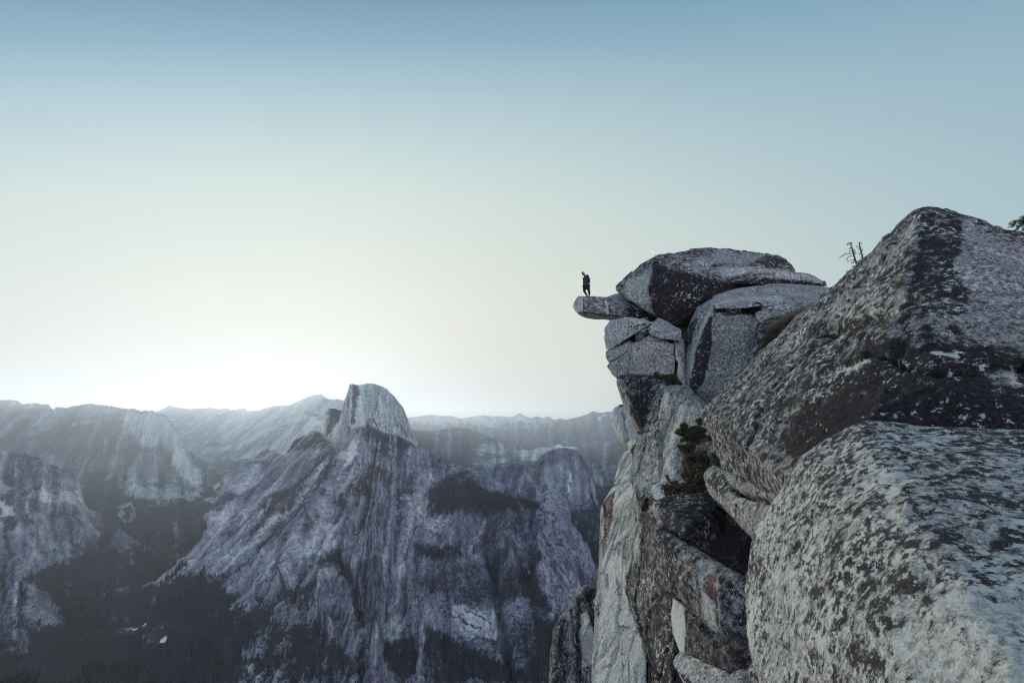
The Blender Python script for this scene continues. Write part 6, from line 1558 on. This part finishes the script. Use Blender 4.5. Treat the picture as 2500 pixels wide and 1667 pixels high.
# near side (towards camera) is -Y ; the person faces left (-X) and a little to the camera
body = [('pel', None, T(508, 880, 0), (.135, .115)), ('spine', 'pel', T(500, 760, 0), (.125, .10)), ('chest', 'spine', T(500, 620, 0), (.145, .12)), ('upch', 'chest', T(505, 530, 0), (.12, .10)), ('neck', 'upch', T(470, 480, -.01), (.055, .055)),
        ('hd', 'neck', T(428, 448, -.02), (.068, .068)), ('head', 'hd', T(400, 405, -.03), (.104, .096)), ('crown', 'head', T(396, 366, -.03), (.098, .090)),
        ('ls', 'upch', T(545, 525, -.15), (.068, .068)), ('lel', 'ls', T(600, 690, -.22), (.050, .050)), ('lwr', 'lel', T(598, 820, -.19), (.038, .038)), ('lha', 'lwr', T(590, 880, -.16), (.035, .028)),
        ('rs', 'upch', T(465, 530, .15), (.066, .066)), ('rel', 'rs', T(470, 690, .23), (.048, .048)), ('rwr', 'rel', T(440, 830, .20), (.036, .036)), ('rha', 'rwr', T(430, 880, .17), (.033, .026)),
        ('lh', 'pel', T(560, 930, -.09), (.098, .098)), ('lk', 'lh', T(586, 1085, -.10), (.062, .062)), ('la', 'lk', T(604, 1255, -.07), (.042, .042)), ('lt', 'la', T(606, 1298, -.075), (.038, .036)), ('ltt', 'lt', T(575, 1308, -.13), (.034, .022)),
        ('rh', 'pel', T(448, 930, .09), (.098, .098)), ('rk', 'rh', T(425, 1088, .06), (.062, .062)), ('ra', 'rk', T(528, 1245, .07), (.042, .042)), ('rt', 'ra', T(545, 1290, .07), (.038, .036)), ('rtt', 'rt', T(515, 1303, .02), (.034, .022))]
body = [(a, b, c, d) for a, b, c, d in body]
skin_mesh('body', body, M_SKIN, person)
coat = [('c0', None, T(506, 800, 0), (.160, .140)), ('c1', 'c0', T(500, 680, 0), (.160, .135)), ('c2', 'c1', T(502, 590, 0), (.160, .130)), ('c3', 'c2', T(508, 520, 0), (.120, .105)), ('c4', 'c3', T(474, 486, 0), (.088, .080)),
        ('s1', 'c3', T(550, 528, -.15), (.085, .085)), ('s2', 's1', T(602, 690, -.225), (.066, .066)), ('s3', 's2', T(600, 815, -.19), (.056, .056)),
        ('t1', 'c3', T(462, 532, .15), (.083, .083)), ('t2', 't1', T(462, 690, .23), (.064, .064)), ('t3', 't2', T(436, 820, .20), (.054, .054)), ('c5', 'c0', T(500, 850, 0), (.150, .135))]
skin_mesh('jacket', coat, M_COAT, person, fat=1.32)
shirt = [('a', None, T(425, 740, -.06), (.075, .085)), ('b', 'a', T(432, 630, -.06), (.070, .085)), ('c', 'b', T(455, 545, -.05), (.055, .06)), ('d', 'a', T(430, 850, -.05), (.085, .095)), ('e', 'd', T(432, 940, -.03), (.080, .085))]
skin_mesh('shirt', shirt, M_SHIRT, person)
pants = [('p', None, T(508, 890, 0), (.150, .130)), ('a', 'p', T(560, 940, -.09), (.112, .112)), ('b', 'a', T(586, 1085, -.10), (.078, .078)), ('c', 'b', T(606, 1200, -.085), (.064, .064)), ('d', 'c', T(608, 1275, -.07), (.056, .056)),
         ('e', 'p', T(450, 940, .09), (.112, .112)), ('f', 'e', T(424, 1085, .06), (.078, .078)), ('g', 'f', T(485, 1190, .07), (.062, .062)), ('h', 'g', T(535, 1265, .07), (.054, .054))]
skin_mesh('trousers', pants, M_PANTS, person)
for s_, (x_, y_, dy_, tx, ty, tdy) in enumerate(((606, 1292, -.075, 566, 1303, -.15), (545, 1288, .07, 505, 1300, .0))):
    skin_mesh('shoe', [('a', None, T(x_, y_, dy_), (.048, .046)), ('b', 'a', T((x_ + tx) / 2, (y_ + ty) / 2, (dy_ + tdy) / 2), (.046, .040)), ('c', 'b', T(tx, ty, tdy), (.040, .026))], M_SHOE, person)
# hands sit in the pockets: fingers
for (hx_, hy_, hd_, sg) in ((592, 872, -.16, 1), (430, 872, .17, -1)):
    for f_ in range(5):
        b0 = T(hx_ - 6 + f_ * 4, hy_, hd_ - .02 + f_ * .012)
        ln = (.055, .078, .085, .078, .062)[f_]
        dirv = Vector((-.25 + .02 * f_, .15 * sg, -1)).normalized() if f_ else Vector((-.8, -.2, -.55)).normalized()
        skin_mesh('finger', [('a', None, b0, (.010, .010)), ('b', 'a', b0 + dirv * ln * .5, (.009, .009)), ('c', 'b', b0 + dirv * ln + Vector((-.008, 0, 0)), (.007, .007))], M_SKIN, person, 1)
# face: nose, brow, ears ; cap with a short peak, hair at the nape
skin_mesh('nose', [('a', None, T(345, 402, -.055), (.014, .014)), ('b', 'a', T(336, 414, -.058), (.013, .013))], M_SKIN, person, 1)
skin_mesh('chin', [('a', None, T(385, 455, -.035), (.040, .036)), ('b', 'a', T(370, 462, -.04), (.032, .03))], M_SKIN, person, 1)
skin_mesh('ear', [('a', None, T(415, 402, -.115), (.010, .016)), ('b', 'a', T(417, 420, -.112), (.009, .012))], M_SKIN, person, 1)
skin_mesh('eye', [('a', None, T(352, 388, -.085), (.008, .008)), ('b', 'a', T(350, 390, -.088), (.007, .007))], M_SHOE, person, 1)
skin_mesh('mouth', [('a', None, T(350, 436, -.06), (.009, .006)), ('b', 'a', T(352, 437, -.085), (.008, .005))], M_CAP, person, 1)
skin_mesh('hair', [('a', None, T(425, 372, -.03), (.070, .078)), ('b', 'a', T(436, 410, -.03), (.045, .060))], flat_mat('dark_hair', (0.015, 0.010, 0.010), (0.03, 0.02, 0.02), 30), person, 1)
skin_mesh('cap', [('a', None, T(415, 358, -.03), (.100, .060)), ('b', 'a', T(385, 350, -.03), (.102, .055)), ('c', 'b', T(342, 364, -.04), (.055, .016)), ('d', 'c', T(328, 370, -.045), (.038, .008))], M_CAP, person, 1)
person.location = foot

# ------------------------------------------------------------------ haze
hz = bpy.data.materials.new('air')
hz.use_nodes = True
ht = hz.node_tree
ht.nodes.clear()
ho = ht.nodes.new('ShaderNodeOutputMaterial')
hv = ht.nodes.new('ShaderNodeVolumePrincipled')
hv.inputs['Color'].default_value = (0.70, 0.82, 1.0, 1)
hv.inputs['Density'].default_value = 2.5e-5
hv.inputs['Anisotropy'].default_value = 0.5
ht.links.new(hv.outputs[0], ho.inputs['Volume'])
bm = bmesh.new()
bmesh.ops.create_cube(bm, size=1.0)
for v in bm.verts:
    v.co = Vector((v.co.x * 124000, -3500 if v.co.y < 0 else 66000, -1012 if v.co.z < 0 else 3700))
me = bpy.data.meshes.new('haze')
bm.to_mesh(me)
bm.free()
link('haze', me, hz, kind='stuff', label='thin blue morning haze filling the valley', cat='haze')
